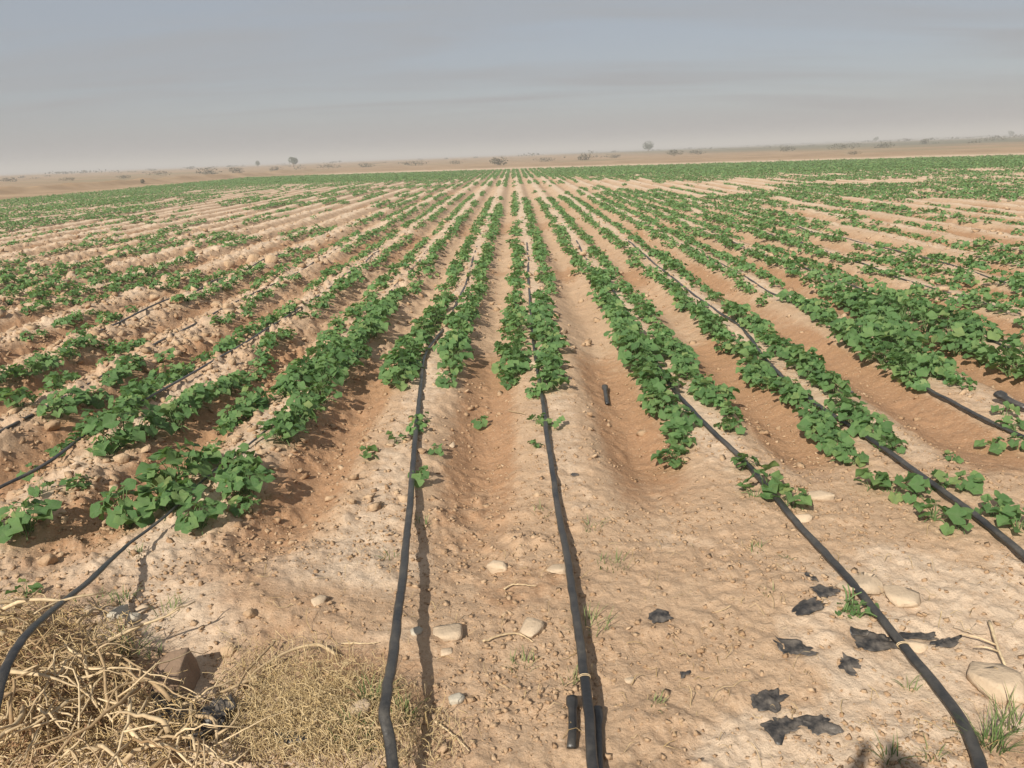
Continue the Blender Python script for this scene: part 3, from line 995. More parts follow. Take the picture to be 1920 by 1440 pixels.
# ------------------------------------------------------------------ stones and larger clods, one by one
def rock(name, px, py, wpx, ratio, flat, label, cat, mat, seed, sharp=4, sink=.28, rz=None, group=None, tone=.75):
    p = ats(px, py)
    dist = math.hypot(math.hypot(p.x, p.y), CAM_H)
    w = wpx / F_PX * dist / 2
    r = np.random.default_rng(seed)
    import bmesh
    bm = bmesh.new()
    for _ in range(13 + sharp):
        q = r.normal(0, 1, 3); q /= np.linalg.norm(q)
        bm.verts.new((np.sign(q) * np.abs(q) ** .62 * r.uniform(.80, 1.08)).tolist())
    hull = bmesh.ops.convex_hull(bm, input=bm.verts)
    bmesh.ops.delete(bm, geom=[e for e in bm.verts if not e.link_faces], context='VERTS')
    bmesh.ops.subdivide_edges(bm, edges=bm.edges[:], cuts=3 if wpx > 30 else 2, use_grid_fill=True, smooth=.12)
    bmesh.ops.triangulate(bm, faces=bm.faces[:])
    bm.verts.index_update()
    v = np.array([e.co[:] for e in bm.verts]); f = np.array([[e.index for e in t.verts] for t in bm.faces]); bm.free()
    v += .035 * np.stack([vnoise(v[:, 0] * 4 + seed, v[:, 1] * 4 + v[:, 2] * 3, k) - .5 for k in (1, 2, 3)], 1) * 2 + r.normal(0, .012, v.shape)
    v *= np.array([1, ratio, flat])
    a = r.uniform(0, 6.28) if rz is None else rz
    v = np.stack([v[:, 0] * math.cos(a) - v[:, 1] * math.sin(a), v[:, 0] * math.sin(a) + v[:, 1] * math.cos(a), v[:, 2]], 1) * w
    me = new_mesh(name, v, f, dict(tone=np.clip(tone + r.normal(0, .08, len(v)), 0, 1)), False)
    o = put(name, me, M[mat])
    o.location = (p.x, p.y, gz(p.x, p.y) + w * flat * (1 - 2 * sink) * .9)
    return tag(o, label, cat, group)


STONES = [
    (1612, 1100, 78, .75, .30, 'broad pale flat stone tucked under the curving pipe', 'stone', 0.2),
    (1686, 1122, 58, 1.15, .35, 'upright pointed pale stone right of the broad flat stone', 'stone', 1.4),
    (1868, 1288, 92, .95, .42, 'largest rounded pale stone half buried near the right edge', 'stone', .6),
    (1918, 1296, 60, .9, .4, 'pale stone cut by the right edge beside the largest stone', 'stone', 2.1),
    (1712, 1216, 44, .6, .45, 'white stone wedged against the curving pipe above the film strips', 'stone', -.5),
    (1536, 934, 50, .6, .35, 'pale flat stone just beyond the last clump of the curving pipe', 'stone', .2),
    (1505, 975, 42, .55, .4, 'cream stone under the last leaves of the curving pipe', 'stone', .3),
    (1046, 1072, 46, .7, .32, 'cream flat stone against the left side of the central pipe', 'stone', .1),
    (932, 1068, 44, .6, .55, 'wedge shaped tan stone left of the central pipe', 'stone', -.4),
    (858, 1314, 30, .85, .55, 'round white pebble between the two middle pipes', 'grey_stone', .3),
    (842, 1190, 62, .75, .25, 'smooth tan flat stone in the middle of the headland', 'stone', .2),
    (995, 1180, 58, .8, .28, 'tan sloped stone with a dark shaded edge between the middle pipes', 'stone', .9),
    (782, 1188, 24, .8, .6, 'small grey pebble in the shadow of the bent pipe', 'grey_stone', .2),
    (676, 1336, 40, .8, .6, 'tan stone in the grass left of the bent pipe', 'stone', .4),
    (222, 1160, 36, 1.0, .7, 'grey stone left of the white pebble above the brush heap', 'grey_stone', .4),
    (249, 1166, 27, .9, .85, 'white pebble casting a shadow above the brush heap', 'grey_stone', .1),
    (179, 1148, 20, .9, .7, 'small cream pebble left of the stones above the brush heap', 'stone', .3),
    (164, 1150, 18, .9, .7, 'tiny tan pebble at the left end of the stones above the brush heap', 'stone', 1.3),
    (268, 1146, 24, .8, .6, 'tan pebble behind the white pebble above the brush heap', 'stone', .8),
    (1180, 1278, 20, .8, .5, 'small cream pebble right of the central pipe near the bottom', 'stone', .2),
    (838, 1225, 26, .7, .4, 'small tan stone below the smooth flat stone in the headland', 'stone', .2),
    (600, 1130, 30, .8, .5, 'tan stone on the headland left of the bent pipe', 'stone', .7),
    (848, 836, 18, .7, .6, 'small brown stone in the furrow between the middle beds', 'stone', .7),
    (1002, 686, 20, .9, .6, 'small pinkish stone beside the central pipe among the leafy rows', 'stone', .7),
    (245, 690, 26, .9, .8, 'pointed brown clod in the furrow beyond the left edge pipe', 'clod', .2),
]
for n, (a, b, w, ra, fl, lab, mt, rz) in enumerate(STONES):
    rock('clod' if mt == 'clod' else 'stone', a, b, w, ra, fl, lab, 'clod' if mt == 'clod' else 'stone', mt, 500 + n, rz=rz, group='loose stones on the soil')
for n, (a, b, w, lab) in enumerate([
    (215, 480, 20, 'rounded pale clod on the rubbly bed at far left'),
    (355, 475, 24, 'large cream clod at the end of a dense leafy clump at left'),
    (430, 497, 22, 'whitest clod in the rubbly patch left of the field centre'),
    (475, 492, 32, 'widest clod in the rubbly patch left of the field centre'),
    (510, 492, 26, 'right hand clod of the rubbly patch left of the field centre'),
    (84, 556, 22, 'brown clod between two leafy rows at the left edge'),
    (203, 602, 20, 'upright cream clod among small leaves at left'),
    (290, 560, 20, 'cream clod on the edge of a furrow at left'),
    (332, 566, 26, 'round brown clod casting shadow in the left beds'),
    (408, 570, 22, 'pale clod just above the left pipe where it shows bare'),
    (430, 582, 28, 'broad flat clod beside the bare stretch of the left pipe'),
    (100, 805, 26, 'brown clod in the bare furrow at the left edge'),
    (230, 865, 26, 'tan clod below the largest leafy clump at left'),
    (215, 920, 22, 'light clod in the soil below the small plants at left'),
    (90, 1055, 26, 'brown clod above the lone seedling at left'),
    (840, 612, 24, 'pale pink clod on the bed right of the bent pipe'),
    (470, 1155, 22, 'dark hollow clod on the headland above the brush heap'),
    (430, 1225, 26, 'tan clod near the top of the straw mat'),
]):
    rock('clod', a, b, w, .85, .7, lab, 'clod', 'clod', 700 + n, sharp=8, sink=.22, group='larger clods on the soil', tone=.45 if 'brown' in lab or 'dark' in lab else .85)

# broken block at the brush heap
p = ats(335, 1290)
v, f = ICO[3]
v = np.sign(v) * np.abs(v) ** 0.28
v = v / np.abs(v).max(0) * np.array([.042, .075, .055])
v += np.random.default_rng(3).normal(0, .002, v.shape)
blk = put('broken_block', new_mesh('broken_block', v, f, None, True), M['brick'])
blk.location = (p.x, p.y, gz(p.x, p.y) + .035); blk.rotation_euler = (.10, -.22, .10)
tag(blk, 'broken brown earth block standing on edge right of the brush heap', 'block')


# ------------------------------------------------------------------ black plastic scraps
def film(px, py, wpx, lpx, rz, label, seed, ragged=.28, lift=.0, crumple_h=.004, name='plastic_scrap', mat='film'):
    p = ats(px, py)
    dist = math.hypot(math.hypot(p.x, p.y), CAM_H)
    sx, sy = wpx / F_PX * dist / 2 * .88, lpx / F_PX * dist / 2 * .88
    r = np.random.default_rng(seed)
    na, nr = 40, 6
    th = np.linspace(0, 2 * math.pi, na, endpoint=False)
    prof = 1 + ragged * (vnoise(th * 1.1 + seed, th * 0, 3) - .5) * 2 + ragged * .9 * (vnoise(th * 4.0 + seed, th * 0 + 4, 5) - .5) + r.normal(0, ragged * .16, na)
    pw = 0.75
    cxx = np.sign(np.cos(th)) * np.abs(np.cos(th)) ** pw; cyy = np.sign(np.sin(th)) * np.abs(np.sin(th)) ** pw
    ca, sa = math.cos(rz), math.sin(rz)
    vs = [(0, 0)]
    for k in range(1, nr + 1):
        for t in range(na):
            a, b = sx * cxx[t] * prof[t] * k / nr, sy * cyy[t] * prof[t] * k / nr
            vs.append((a * ca - b * sa, a * sa + b * ca))
    vs = np.array(vs)
    z = H(vs[:, 0] + p.x, vs[:, 1] + p.y) - gz(p.x, p.y)
    z = z + crumple_h * (fbm(vs[:, 0] + seed, vs[:, 1], .022, 2, seed) * 1.6) + lift + .0045
    fs = [(0, 1 + t, 1 + (t + 1) % na) for t in range(na)]
    for k in range(nr - 1):
        for t in range(na):
            a, b = 1 + k * na + t, 1 + k * na + (t + 1) % na
            fs += [(a, a + na, b + na), (a, b + na, b)]
    n = len(vs)
    top = np.column_stack([vs, z]); bot = top - np.array([0, 0, .0012])
    fs = np.array(fs)
    e = n - na
    rim = []
    for t in range(na):
        a, b = e + t, e + (t + 1) % na
        rim += [(a, a + n, b + n), (a, b + n, b)]
    o = put(name, new_mesh(name, np.vstack([top, bot]), np.vstack([fs, fs[:, ::-1] + n, np.array(rim)]), None, True), M[mat], loc=(p.x, p.y, gz(p.x, p.y)))
    return tag(o, label, 'plastic scrap', 'black plastic scraps on the headland')


film(1236, 1156, 44, 40, .5, 'small torn black plastic scrap right of the central pipe', 1, .4)
film(1520, 1140, 74, 36, .55, 'leaf shaped black plastic scrap pointing left beside the curving pipe', 2, .35)
film(1552, 1112, 44, 40, .3, 'frayed black plastic scrap touching the leaf shaped scrap', 3, .5)
film(1522, 1086, 26, 18, -.9, 'tiny black plastic scrap left of the broad flat stone', 17, .4)
film(1488, 1222, 60, 46, -.2, 'crumpled dusty black plastic scrap in the open headland', 4, .5)
film(1587, 1248, 38, 34, -.7, 'small forked black plastic scrap below the crumpled scrap', 5, .6)
film(1438, 1312, 70, 46, .15, 'mitten shaped black plastic scrap lying alone on bare soil', 6, .35)
film(1466, 1366, 66, 60, .5, 'left half of the bow tie shaped black plastic scraps', 7, .45)
film(1533, 1362, 68, 44, 0, 'right half of the bow tie shaped black plastic scraps', 8, .35)
film(1640, 1206, 90, 44, .12, 'wide black plastic strip lying under the curving pipe', 9, .2)
film(1712, 1196, 90, 18, .08, 'narrow black plastic strip sticking out right of the curving pipe', 10, .2)
film(1775, 1208, 62, 22, .35, 'curved black plastic strip end right of the white stone', 11, .3)
film(1612, 1192, 34, 18, -.1, 'short black plastic offcut on top of the wide strip', 12, .2, lift=.006)
film(545, 1391, 76, 24, -.12, 'flat black plastic strip in the straw left of the bent pipe', 13, .12, lift=.008)
film(1076, 892, 14, 16, .3, 'tiny black plastic bit right of the central pipe', 14, .3)
film(1593, 735, 18, 14, .3, 'tiny dark plastic bit in the bare furrow at right', 15, .3)
film(322, 1345, 40, 110, .5, 'crumpled grey black plastic sheet sunk beside the brush heap', 21, .3, lift=.01, crumple_h=.03)
film(398, 1375, 62, 90, -.3, 'dark folded plastic sheet between the brush heap and straw mat', 22, .35, lift=.008, crumple_h=.035)
film(1285, 1265, 18, 18, .3, 'tiny torn black plastic bit left of the crumpled scrap', 16, .5)


def offcut(pts, rad, label, seed):
    g = Geo()
    P = spline([ats(a, b, l + rad * .6) for a, b, l in pts], 14)
    R = np.full(14, rad); R[-3:] *= 1.45
    g.tube(P, R, 10, .6)
    return tag(put('pipe_offcut', g.mesh('pipe_offcut', smooth=True), M['pipe']), label, 'pipe offcut', 'short offcuts of black pipe')


offcut([(1071, 1402, .0), (1074, 1360, .006), (1073, 1308, .012)], .0125, 'short black pipe offcut lying left of the central pipe at the bottom', 1)
offcut([(1124, 1470, .0), (1122, 1400, .006), (1120, 1328, .012)], .0125, 'black pipe offcut lying against the right side of the central pipe', 2)
offcut([(1139, 757, .0), (1136, 740, .006), (1134, 724, .012)], .016, 'short grey pipe offcut standing out in the furrow right of centre', 3)
offcut([(1925, 765, .02), (1895, 752, .03), (1872, 738, .05)], .026, 'thick black pipe offcut jutting in at the right edge', 4)


# ------------------------------------------------------------------ dry brush heap, straw mat and sticks
def wiggle(p, ang, length, rise, seed, n=7, bend=.5, ground=True):
    r = np.random.default_rng(seed)
    P = [np.array(p, float)]; a = ang; k = r.normal(0, bend)
    for i in range(n - 1):
        a += k / (n - 1) + r.normal(0, .16)
        P.append(P[-1] + length / (n - 1) * np.array([math.cos(a), math.sin(a), 0]))
    P = np.array(P)
    t = np.linspace(0, 1, n)
    P[:, 2] = (H(P[:, 0], P[:, 1]) if ground else 0) + p[2] + rise * np.sin(math.pi * np.clip(t * r.uniform(.7, 1.2), 0, 1)) + r.normal(0, .004, n)
    return P


def rnd_attr(me, lo=0, hi=1, seed=0):
    a = me.attributes.new('rnd', 'FLOAT', 'POINT')
    a.data.foreach_set('value', np.full(len(me.vertices), np.random.default_rng(seed).uniform(lo, hi), np.float32))
    return me


heap_c = ats(150, 1330)
heap = empty('brush_heap', (heap_c.x, heap_c.y, gz(heap_c.x, heap_c.y)), 'tangled heap of dry straw coloured brush at the lower left corner', 'brush heap')
hv = np.array(heap.location)


def in_heap(r):
    while True:
        px, py = r.uniform(-60, 445), r.uniform(1165, 1470)
        if py > 1165 + max(0, px - 60) * .30 and px < 285 + (py - 1170) * .42 and not (262 < px < 420 and 1225 < py < 1345): return px, py


def fine_mass(name, parent, picker, count, lmin, lmax, w, zmax, seed, mat, label, segs=4):
    r = np.random.default_rng(seed)
    Vv, Ff, Rr, o = [], [], [], 0
    for i in range(count):
        px, py = picker(r)
        p = at(px, py, 0)
        z0 = zmax * r.random() ** 1.5
        P = wiggle((p.x, p.y, z0), r.uniform(0, 6.28), r.uniform(lmin, lmax), r.uniform(-.01, .035), int(r.integers(1 << 30)), segs, 1.3, False)
        P[:, 2] += np.linspace(0, r.normal(0, .02), segs)
        T = np.gradient(P, axis=0); S = np.cross(T, [0, 0, 1.0]); S /= np.linalg.norm(S, axis=1)[:, None] + 1e-9
        ww = w * r.uniform(.5, 1.4)
        up = np.array([0, 0, ww * .9])
        tri = np.stack([P - S * ww, P + S * ww, P + up], 1).reshape(-1, 3)
        fs = []
        for k in range(segs - 1):
            for c in range(3):
                a, b = k * 3 + c, k * 3 + (c + 1) % 3
                fs += [(a, b, b + 3), (a, b + 3, a + 3)]
        Vv.append(tri - (np.array(parent.location) if parent else 0)); Ff.append(np.array(fs) + o); o += len(tri)
        Rr.append(np.full(len(tri), r.random()))
    Vv = np.concatenate(Vv)
    base_ = np.array(parent.location) if parent else np.zeros(3)
    Vv[:, 2] += H(Vv[:, 0] + base_[0], Vv[:, 1] + base_[1])
    ob = put(name, new_mesh(name, Vv, np.concatenate(Ff), dict(rnd=np.concatenate(Rr))), M[mat], parent)
    ob['kind'] = 'stuff'
    if label: ob['label'] = label
    return ob


fine_mass('fine_brush', heap, in_heap, 2600, .02, .10, .0012, .10, 41, 'straw', None)
r0 = np.random.default_rng(55)
for i in range(130):
    px, py = in_heap(r0)
    if py < 1260 and i % 3: py = r0.uniform(1290, 1460); px = min(px, 330)
    p = at(px, py, .05)
    rad = r0.uniform(.0045, .0095) if i % 3 == 0 else r0.uniform(.0018, .0046)
    P = wiggle((p.x, p.y, r0.uniform(.03, .13)), r0.choice([r0.normal(-.7, .5), r0.uniform(0, 6.28)]), r0.uniform(.12, .38), r0.uniform(.0, .06), 600 + i, 9, .75) - hv
    g = Geo(); g.tube(P, np.linspace(rad, rad * .28, 9) * r0.uniform(.85, 1.12, 9), 6)
    if rad > .004:
        for q in (3, 5):
            d = wiggle((0, 0, 0), r0.uniform(0, 6.28), r0.uniform(.04, .12), 0, 900 + i * 3 + q, 4, .6)
            d[:, 2] = np.linspace(0, r0.uniform(-.01, .03), 4)
            g.tube(P[q] + d - d[0], np.linspace(rad * .55, rad * .3, 4), 5)
    put('dry_stalk', rnd_attr(g.mesh('dry_stalk', smooth=True), 0, 1, 70 + i), M['stalk'], heap)

mat_c = ats(560, 1370)
straw_mat = empty('straw_mat', (mat_c.x, mat_c.y, gz(mat_c.x, mat_c.y)), 'low mat of fine golden straw between brush heap and bent pipe', 'straw')


def in_mat(r):
    while True:
        px, py = r.normal(590, 130), r.normal(1370, 75)
        if 415 < px < 860 and 1225 < py < 1470 and py > 1225 + max(0, px - 640) * .62: return px, py


fine_mass('fine_straw', straw_mat, in_mat, 4200, .015, .07, .0008, .022, 42, 'gold', None)


def any_spot(r):
    return r.uniform(430, 1900), 1010 + 440 * r.random()


lit = fine_mass('straw_litter', None, any_spot, 380, .012, .08, .0009, .002, 43, 'straw', 'thin bits of dry straw scattered over the bare headland')


def stick(pts, rad, label, mat='stalk', seed=0, name='stick', twig=None):
    g = Geo()
    P = spline([ats(a, b, l) for a, b, l in pts], 22)
    P[:, 2] += np.random.default_rng(seed).normal(0, .0012, 22)
    g.tube(P, np.linspace(rad, rad * .5, 22), 7)
    for q, ang, ln in (twig or []):
        d = np.array([[0, 0, 0], [math.cos(ang) * ln / 2, math.sin(ang) * ln / 2, .012], [math.cos(ang) * ln, math.sin(ang) * ln, .01]])
        g.tube(P[q] + d, [rad * .6, rad * .5, rad * .3], 5)
    return tag(put(name, rnd_attr(g.mesh(name, smooth=True), .2, 1, seed), M[mat]), label, 'stick', 'dry sticks on the soil')


stick([(632, 1229, .012), (596, 1209, .03), (540, 1222, .035), (480, 1258, .03), (455, 1290, .02)], .006, 'long curved pale stick arching above the straw mat', seed=1)
stick([(484, 1268, .04), (430, 1292, .035), (358, 1318, .03)], .006, 'straight pale stick leading from the straw mat to the brush heap', seed=2)
stick([(516, 1202, .03), (455, 1270, .04), (440, 1330, .02), (440, 1365, .01)], .0045, 'thin bent stick standing over the dark hollow by the straw mat', seed=3, twig=[(12, -.6, .08)])
stick([(1855, 1165, .02), (1875, 1225, .025), (1895, 1270, .015), (1925, 1325, .01)], .0055, 'forked brown stick lying across the stones at the right edge', 'stalk', 4, twig=[(7, 2.6, .10), (9, 2.9, .07)])
stick([(1788, 1174, .01), (1820, 1186, .014), (1850, 1188, .01)], .004, 'short dark twig left of the forked stick at right', 'bark', 5, twig=[(10, .7, .05)])
stick([(905, 1203, .01), (945, 1190, .016), (970, 1188, .012), (1000, 1203, .008)], .0042, 'pale curved twig between the two middle pipes', 'stalk', 6)
stick([(945, 1105, .012), (962, 1096, .012), (1006, 1098, .008)], .0036, 'thin pale twig left of the central pipe beside the cream stone', 'stalk', 7)
stick([(665, 1360, .03), (715, 1365, .03), (770, 1357, .03)], .004, 'pale twig pushed behind the bend of the bent pipe', 'stalk', 8)
stick([(815, 1352, .008), (850, 1378, .012), (880, 1408, .008)], .0032, 'thin twig in the straw right of the bent pipe', 'stalk', 9)
stick([(640, 1206, .006), (690, 1206, .008), (712, 1204, .006)], .003, 'thin straight straw stem left of the bent pipe', 'stalk', 10)
stick([(140, 1143, .012), (160, 1141, .02), (183, 1138, .012)], .004, 'short pale twig above the brush heap by the pebbles', 'stalk', 11)
stick([(955, 771, .01), (975, 774, .014), (985, 777, .012)], .004, 'short yellow twig left of the central pipe below the leafy rows', 'stalk', 12)


# ------------------------------------------------------------------ grass tufts
def tuft(px, py, wpx, hpx, n, label, seed, dry=.3):
    p = ats(px, py)
    dist = math.hypot(math.hypot(p.x, p.y), CAM_H)
    w, h = wpx / F_PX * dist / 2, hpx / F_PX * dist
    r = np.random.default_rng(seed)
    Vv, Ff, Rr, o = [], [], [], 0
    for i in range(n):
        a = r.uniform(0, 6.28); rr = w * .7 * math.sqrt(r.random())
        b = np.array([rr * math.cos(a), rr * math.sin(a), 0])
        b[2] = gz(p.x + b[0], p.y + b[1]) - gz(p.x, p.y) - .004
        a2 = a + r.normal(0, .9); lean = r.uniform(.2, 1.1); L = h * r.uniform(.5, 1.25)
        d = np.array([math.cos(a2), math.sin(a2), 0])
        P = np.array([b + d * L * lean * t ** 1.6 + np.array([0, 0, L * (t - .35 * lean * t * t)]) for t in (0, .35, .7, 1)])
        S = np.cross(d, [0, 0, 1]); ww = r.uniform(.0011, .0022)
        W = np.array([1, .9, .6, .1])[:, None] * ww
        Vv.append(np.stack([P - S * W, P + S * W], 1).reshape(-1, 3))
        Ff.append(np.array([(k * 2, k * 2 + 1, k * 2 + 3) for k in range(3)] + [(k * 2, k * 2 + 3, k * 2 + 2) for k in range(3)]) + o); o += 8
        Rr.append(np.full(8, np.clip(r.normal(dry, .25), 0, 1)))
    o = put('grass_tuft', new_mesh('grass_tuft', np.concatenate(Vv), np.concatenate(Ff), dict(rnd=np.concatenate(Rr))), M['grass'], loc=(p.x, p.y, gz(p.x, p.y)))
    return tag(o, label, 'grass tuft', 'grass tufts on the headland')


for n, (a, b, w, h, k, lab, dry) in enumerate([
    (1105, 1180, 110, 34, 34, 'sparse grass tuft around the central pipe at mid headland', .7),
    (980, 1252, 70, 26, 24, 'wispy grass tuft between the two middle pipes', .7),
    (1070, 1275, 50, 30, 20, 'thin grass tuft left of the central pipe near the bottom', .6),
    (700, 1318, 50, 46, 50, 'bright green grass tuft left of the bend in the pipe', .1),
    (755, 1345, 60, 30, 40, 'green grass tuft in the shadow of the bent pipe', .25),
    (668, 1392, 90, 36, 60, 'green grass tuft in the straw mat', .3),
    (240, 1228, 44, 60, 34, 'tall dark green grass tuft behind the brush heap', .1),
    (290, 1232, 36, 26, 16, 'short grass tuft right of the tall one behind the brush heap', .3),
    (235, 1130, 60, 24, 30, 'grass tuft left of the shadow above the brush heap', .35),
    (320, 1148, 70, 26, 30, 'wispy grass tuft right of the white pebble', .7),
    (180, 1132, 80, 20, 28, 'low grass tuft beside the arching pipe', .5),
    (255, 1040, 36, 16, 18, 'small grass tuft right of the arching pipe below the leaves', .5),
    (1862, 1400, 56, 60, 60, 'dense green grass tuft right of the curving pipe at bottom', .2),
    (1890, 1360, 50, 50, 30, 'tall thin grass tuft near the lower right corner', .5),
    (1670, 1428, 40, 34, 24, 'dark grass tuft at the bottom edge left of the curving pipe', .3),
    (1745, 1420, 40, 26, 16, 'sparse grass tuft at the bottom edge beside the curving pipe', .6),
    (1418, 1032, 34, 20, 16, 'small dry grass tuft left of the curving pipe', .7),
    (1475, 1046, 26, 14, 12, 'tiny dry grass tuft close to the curving pipe', .7),
    (1440, 1112, 40, 18, 14, 'wispy grass tuft on pale soil left of the leaf shaped scrap', .8),
    (1150, 1060, 80, 26, 30, 'grass tuft right of the cream flat stone', .5),
    (1110, 990, 50, 22, 18, 'small grass tuft right of the central pipe above the stone', .6),
    (1020, 960, 60, 18, 16, 'dry grass tuft left of the central pipe in the furrow end', .8),
    (1230, 1320, 40, 22, 14, 'sparse grass tuft on bare soil right of the central pipe', .7),
    (790, 985, 40, 18, 18, 'low grass tuft right of the bent pipe in the field edge', .4),
    (735, 1050, 50, 20, 20, 'low grass tuft left of the bent pipe at the field edge', .4),
    (1705, 1290, 30, 26, 12, 'thin weed tuft right of the curving pipe by the white stone', .7),
    (210, 720, 40, 22, 24, 'grey green grass tuft in the furrow at left', .6),
]):
    tuft(a, b, w, h, k, lab, 1200 + n, dry)

# small green weed at the curving pipe
wd = ats(1603, 1152)
weed = empty('weed', (wd.x, wd.y, gz(wd.x, wd.y)), 'small bright green weed growing beside the curving pipe', 'weed')
lv, st = PROTO_S[1]
put('stem', st, None, weed)
for q in range(22):
    B, p, ls, kind = lv[q % len(lv)]
    o = put('leaf', LEAF_ME[kind], None, weed)
    a = q * 2.4
    o.matrix_local = Matrix.Translation((.05 * math.sqrt(q / 22) * math.cos(a) * 1.4, .05 * math.sqrt(q / 22) * math.sin(a), .012 + .02 * random.random())) @ Matrix.Rotation(a, 4, 'Z') @ Matrix(B.tolist()).to_4x4() @ Matrix.Scale(.02, 4)


# ------------------------------------------------------------------ far trees and shrubs
def leafball(r, n, rx, rz_, cz, size, lobes=5):
    c = r.normal(0, 1, (lobes, 3)); c /= np.linalg.norm(c, axis=1)[:, None]
    c = c * np.array([rx, rx, rz_]) * .5
    pts = []
    for i in range(n):
        d = r.normal(0, 1, 3); d /= np.linalg.norm(d)
        k = i % lobes
        pts.append(c[k] + d * np.array([rx, rx, rz_]) * .58 * r.uniform(.5, 1.0) ** .5 + np.array([0, 0, cz]))
    P = np.array(pts)
    P[:, 2] = np.maximum(P[:, 2], .05)
    A = r.normal(0, 1, (n, 3)); A /= np.linalg.norm(A, axis=1)[:, None]
    B = np.cross(A, r.normal(0, 1, (n, 3))); B /= np.linalg.norm(B, axis=1)[:, None]
    s = size * r.uniform(.5, 1.3, (n, 1))
    V = np.stack([P - A * s, P + B * s * .6, P + A * s, P - B * s * .6], 1).reshape(-1, 3)
    F = (np.array([(0, 1, 2), (0, 2, 3)])[None] + (np.arange(n) * 4)[:, None, None]).reshape(-1, 3)
    return V, F, np.repeat(r.random(n), 4)


def horizon_y(px):
    return 290 - (px - 960) * 74 / 1920


def far_spot(px, dist):
    q = at(px, horizon_y(px) + 30)
    d = Vector((q.x, q.y, 0)).normalized() * dist
    return Vector((d.x, d.y, gz(d.x, d.y)))


def far_tree(px, dist, hpx, wpx, label, seed):
    p = far_spot(px, dist)
    h, w = hpx / F_PX * dist, wpx / F_PX * dist / 2
    r = np.random.default_rng(seed)
    root = empty('tree', p, label, 'tree', 'far trees on the plain')
    g = Geo()
    g.tube([(0, 0, -.2), (w * .05, 0, h * .3), (0, w * .05, h * .65)], [h * .045, h * .03, h * .012], 7)
    for k in range(4):
        a = k * 1.7 + r.random()
        g.tube([(0, 0, h * (.28 + .08 * k)), (math.cos(a) * w * .4, math.sin(a) * w * .4, h * (.5 + .08 * k)), (math.cos(a) * w * .7, math.sin(a) * w * .7, h * (.6 + .08 * k))], [h * .018, h * .012, h * .005], 5)
    put('trunk', rnd_attr(g.mesh('trunk', smooth=True), 0, .3, seed), M['bark'], root)
    V, F, R = leafball(r, 520, w * 1.1, h * .42, h * .60, h * .055, 8)
    put('crown', new_mesh('crown', V, F, dict(rnd=R)), M['tree'], root)


far_tree(1215, 290, 19, 20, 'dark round tree standing alone right of centre on the horizon', 1)
far_tree(553, 240, 20, 16, 'dark upright tree left of centre on the horizon', 2)
far_tree(487, 300, 10, 9, 'smaller tree just left of the dark upright tree', 3)
far_tree(1640, 520, 9, 8, 'tiny hazy tree on the plain at right', 4)
far_tree(1890, 560, 10, 10, 'tiny hazy tree on the horizon near the right edge', 5)

for n, (px, dist, w, h, lab) in enumerate([
    (935, 125, 36, 15, 'grey shrub at the field end in the middle, darkest of its neighbours'),
    (1020, 150, 40, 9, 'low wide grey shrub right of the middle shrub'),
    (1098, 150, 30, 12, 'rounded grey shrub halfway between middle shrub and lone tree'),
    (1150, 165, 28, 8, 'low brown shrub just left of the lone round tree'),
    (1265, 160, 34, 11, 'grey green shrub just right of the lone round tree'),
    (1305, 175, 26, 8, 'low shrub second to the right of the lone round tree'),
    (1475, 170, 26, 9, 'small shrub on the pale strip left of the wide dark shrub'),
    (1578, 175, 52, 10, 'wide dark shrub on the plain at right'),
    (1655, 175, 40, 10, 'dark shrub right of the wide dark shrub'),
    (1600, 108, 26, 6, 'low brown shrub on the pale strip at right, nearest the crop'),
    (1730, 220, 16, 8, 'small round shrub on the far plain at right'),
    (1850, 230, 60, 7, 'long low dark shrub line near the right edge'),
    (855, 165, 26, 7, 'low brown shrub left of the middle shrub'),
    (780, 170, 50, 10, 'wide grey shrub left of centre at the field end'),
    (690, 175, 36, 9, 'brown shrub between the wide grey shrub and the upright tree'),
    (620, 180, 40, 8, 'low brown shrub right of the upright tree'),
    (520, 165, 26, 8, 'small shrub beneath the upright tree at its left'),
    (445, 165, 28, 10, 'rounded dark shrub on the plain left of the small tree'),
    (395, 160, 44, 12, 'wide shrub on the plain at left, browner than its neighbours'),
    (300, 170, 40, 8, 'dark shrub far left on the tan plain'),
    (235, 150, 24, 7, 'small shrub left of the dark shrub on the tan plain'),
    (130, 150, 26, 6, 'low shrub near the left end of the horizon'),
    (20, 170, 26, 8, 'dark shrub at the left edge of the horizon'),
    (268, 92, 8, 7, 'tiny dark bush alone on the bare tan land at left'),
]):
    p = far_spot(px, dist)
    r = np.random.default_rng(3000 + n)
    ww, hh = w / F_PX * dist / 2, h / F_PX * dist
    V, F, R = leafball(r, 260, ww, hh * .55, hh * .42, hh * .11, 9)
    tag(put('shrub', new_mesh('shrub', V, F, dict(rnd=R)), M['shrub'], loc=p), lab, 'shrub', 'dry shrubs beyond the field')

# a hazy belt of trees and scrub far off: too many and too small to count
r = np.random.default_rng(77)
Vs, Fs, Rs, o = [], [], [], 0
for i in range(330):
    px = r.uniform(-150, 2070) if i < 110 else r.uniform(1380, 2300)
    dist = r.uniform(170, 500) if i < 110 else r.uniform(620, 1100)
    p = far_spot(px, dist)
    hh = r.uniform(.25, .7) if dist < 330 else r.uniform(.7, 1.6)
    V, F, R = leafball(r, 26, hh * r.uniform(1.0, 5.0), hh * .5, hh * .45, hh * .30, 3)
    Vs.append(V + np.array(p)); Fs.append(F + o); Rs.append(R); o += len(V)
tag(put('scrub_belt', new_mesh('scrub_belt', np.concatenate(Vs), np.concatenate(Fs), dict(rnd=np.concatenate(Rs))), M['shrub']),
    'far hazy belt of scrub and trees along the horizon', kind='stuff')

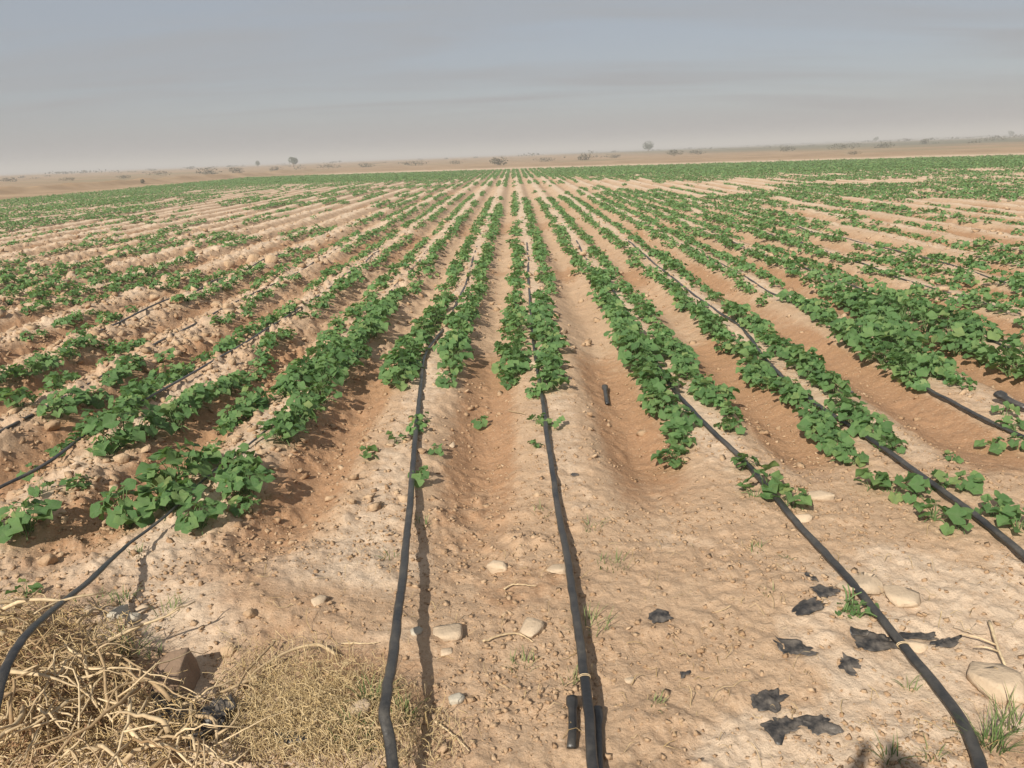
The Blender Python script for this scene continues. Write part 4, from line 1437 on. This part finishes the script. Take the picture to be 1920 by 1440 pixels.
# ------------------------------------------------------------------ the photographer, whose shadow reaches the bottom edge
def skin_body(chain, edges, name, mat, root_i=0, parent=None):
    me = bpy.data.meshes.new(name)
    me.from_pydata([c[:3] for c in chain], edges, [])
    o = put(name, me, mat, parent)
    sk = o.modifiers.new('skin', 'SKIN'); sk.use_smooth_shade = True
    for i, c in enumerate(chain):
        rr = c[3] if isinstance(c[3], tuple) else (c[3], c[3])
        me.skin_vertices[0].data[i].radius = rr
        me.skin_vertices[0].data[i].use_root = (i == root_i)
    ss = o.modifiers.new('sub', 'SUBSURF'); ss.levels = 1; ss.render_levels = 2
    return o


cloth = mat_new('grey_cotton', (0.16, 0.17, 0.20), .9)[0]
ch = [(0, 0, .98, (.15, .11)), (0, .0, 1.15, (.14, .10)), (0, -.01, 1.36, (.17, .11)), (0, -.01, 1.45, (.07, .07)), (0, .01, 1.50, (.058, .06)),
      (0, .03, 1.575, (.074, .09)), (0, .025, 1.63, (.06, .07))]
ed = [(i, i + 1) for i in range(6)]
for sx in (-1, 1):
    b = len(ch)
    ch += [(sx * .19, -.01, 1.39, .058), (sx * .23, .04, 1.16, .045), (sx * .10 + .04, .20, 1.36, .034), (sx * .055 + .05, .235, 1.42, .030)]
    ed += [(2, b), (b, b + 1), (b + 1, b + 2), (b + 2, b + 3)]
    h = b + 3
    for k in range(5):
        q = len(ch); off = (k - 2) * .016
        ch += [(sx * .045 + .05, .25, 1.45 + off, .009), (sx * .02 + .05, .262, 1.46 + off, .008)]
        ed += [(h, q), (q, q + 1)]
    b = len(ch)
    ch += [(sx * .095, 0, .86, (.085, .09)), (sx * .11, .01, .48, (.055, .06)), (sx * .115, -.02, .10, (.04, .045)), (sx * .12, .06, .035, (.045, .035)), (sx * .125, .14, .025, (.04, .025))]
    ed += [(0, b), (b, b + 1), (b + 1, b + 2), (b + 2, b + 3), (b + 3, b + 4)]
man = skin_body(ch, ed, 'person', cloth)
man.scale = (1.0, 1.0, 1.015)
man.location = (-.07, -.24, gz(-.07, -.24))
tag(man, 'person in grey clothes holding up a camera, shadow falling at lower right edge', 'person')

# ------------------------------------------------------------------ dusty air
HB = 9300.0
hz = [(-HB * 2.2, -7200), (HB * 2.2, -7200), (HB * 2.2, HB), (-HB * 2.2, HB)]
span = max(abs(GX).max(), 9000) + 100
zlo, zhi = float(GZ.min()) - 1.0, max(float(GZ.max()), 8.0) + 1.0
v = [(sx * span, yv, z) for z in (zlo, zhi) for sx, yv in ((-1, -7200), (1, -7200), (1, 9500), (-1, 9500))]
f = [(0, 3, 2, 1), (4, 5, 6, 7), (0, 1, 5, 4), (1, 2, 6, 5), (2, 3, 7, 6), (3, 0, 4, 7)]
me = bpy.data.meshes.new('haze'); me.from_pydata(v, [], f); me.update()
hm = bpy.data.materials.new('haze'); hm.use_nodes = True
hm.node_tree.nodes.clear()
ho = hm.node_tree.nodes.new('ShaderNodeOutputMaterial')
hv_ = hm.node_tree.nodes.new('ShaderNodeVolumePrincipled')
hv_.inputs['Color'].default_value = (0.90, 0.87, 0.84, 1)
hv_.inputs['Density'].default_value = 0.0021
hv_.inputs['Anisotropy'].default_value = 0.0
hm.node_tree.links.new(hv_.outputs[0], ho.inputs['Volume'])
haze = put('haze', me, hm)
tag(haze, 'thin dusty haze over the field and plain', kind='stuff')
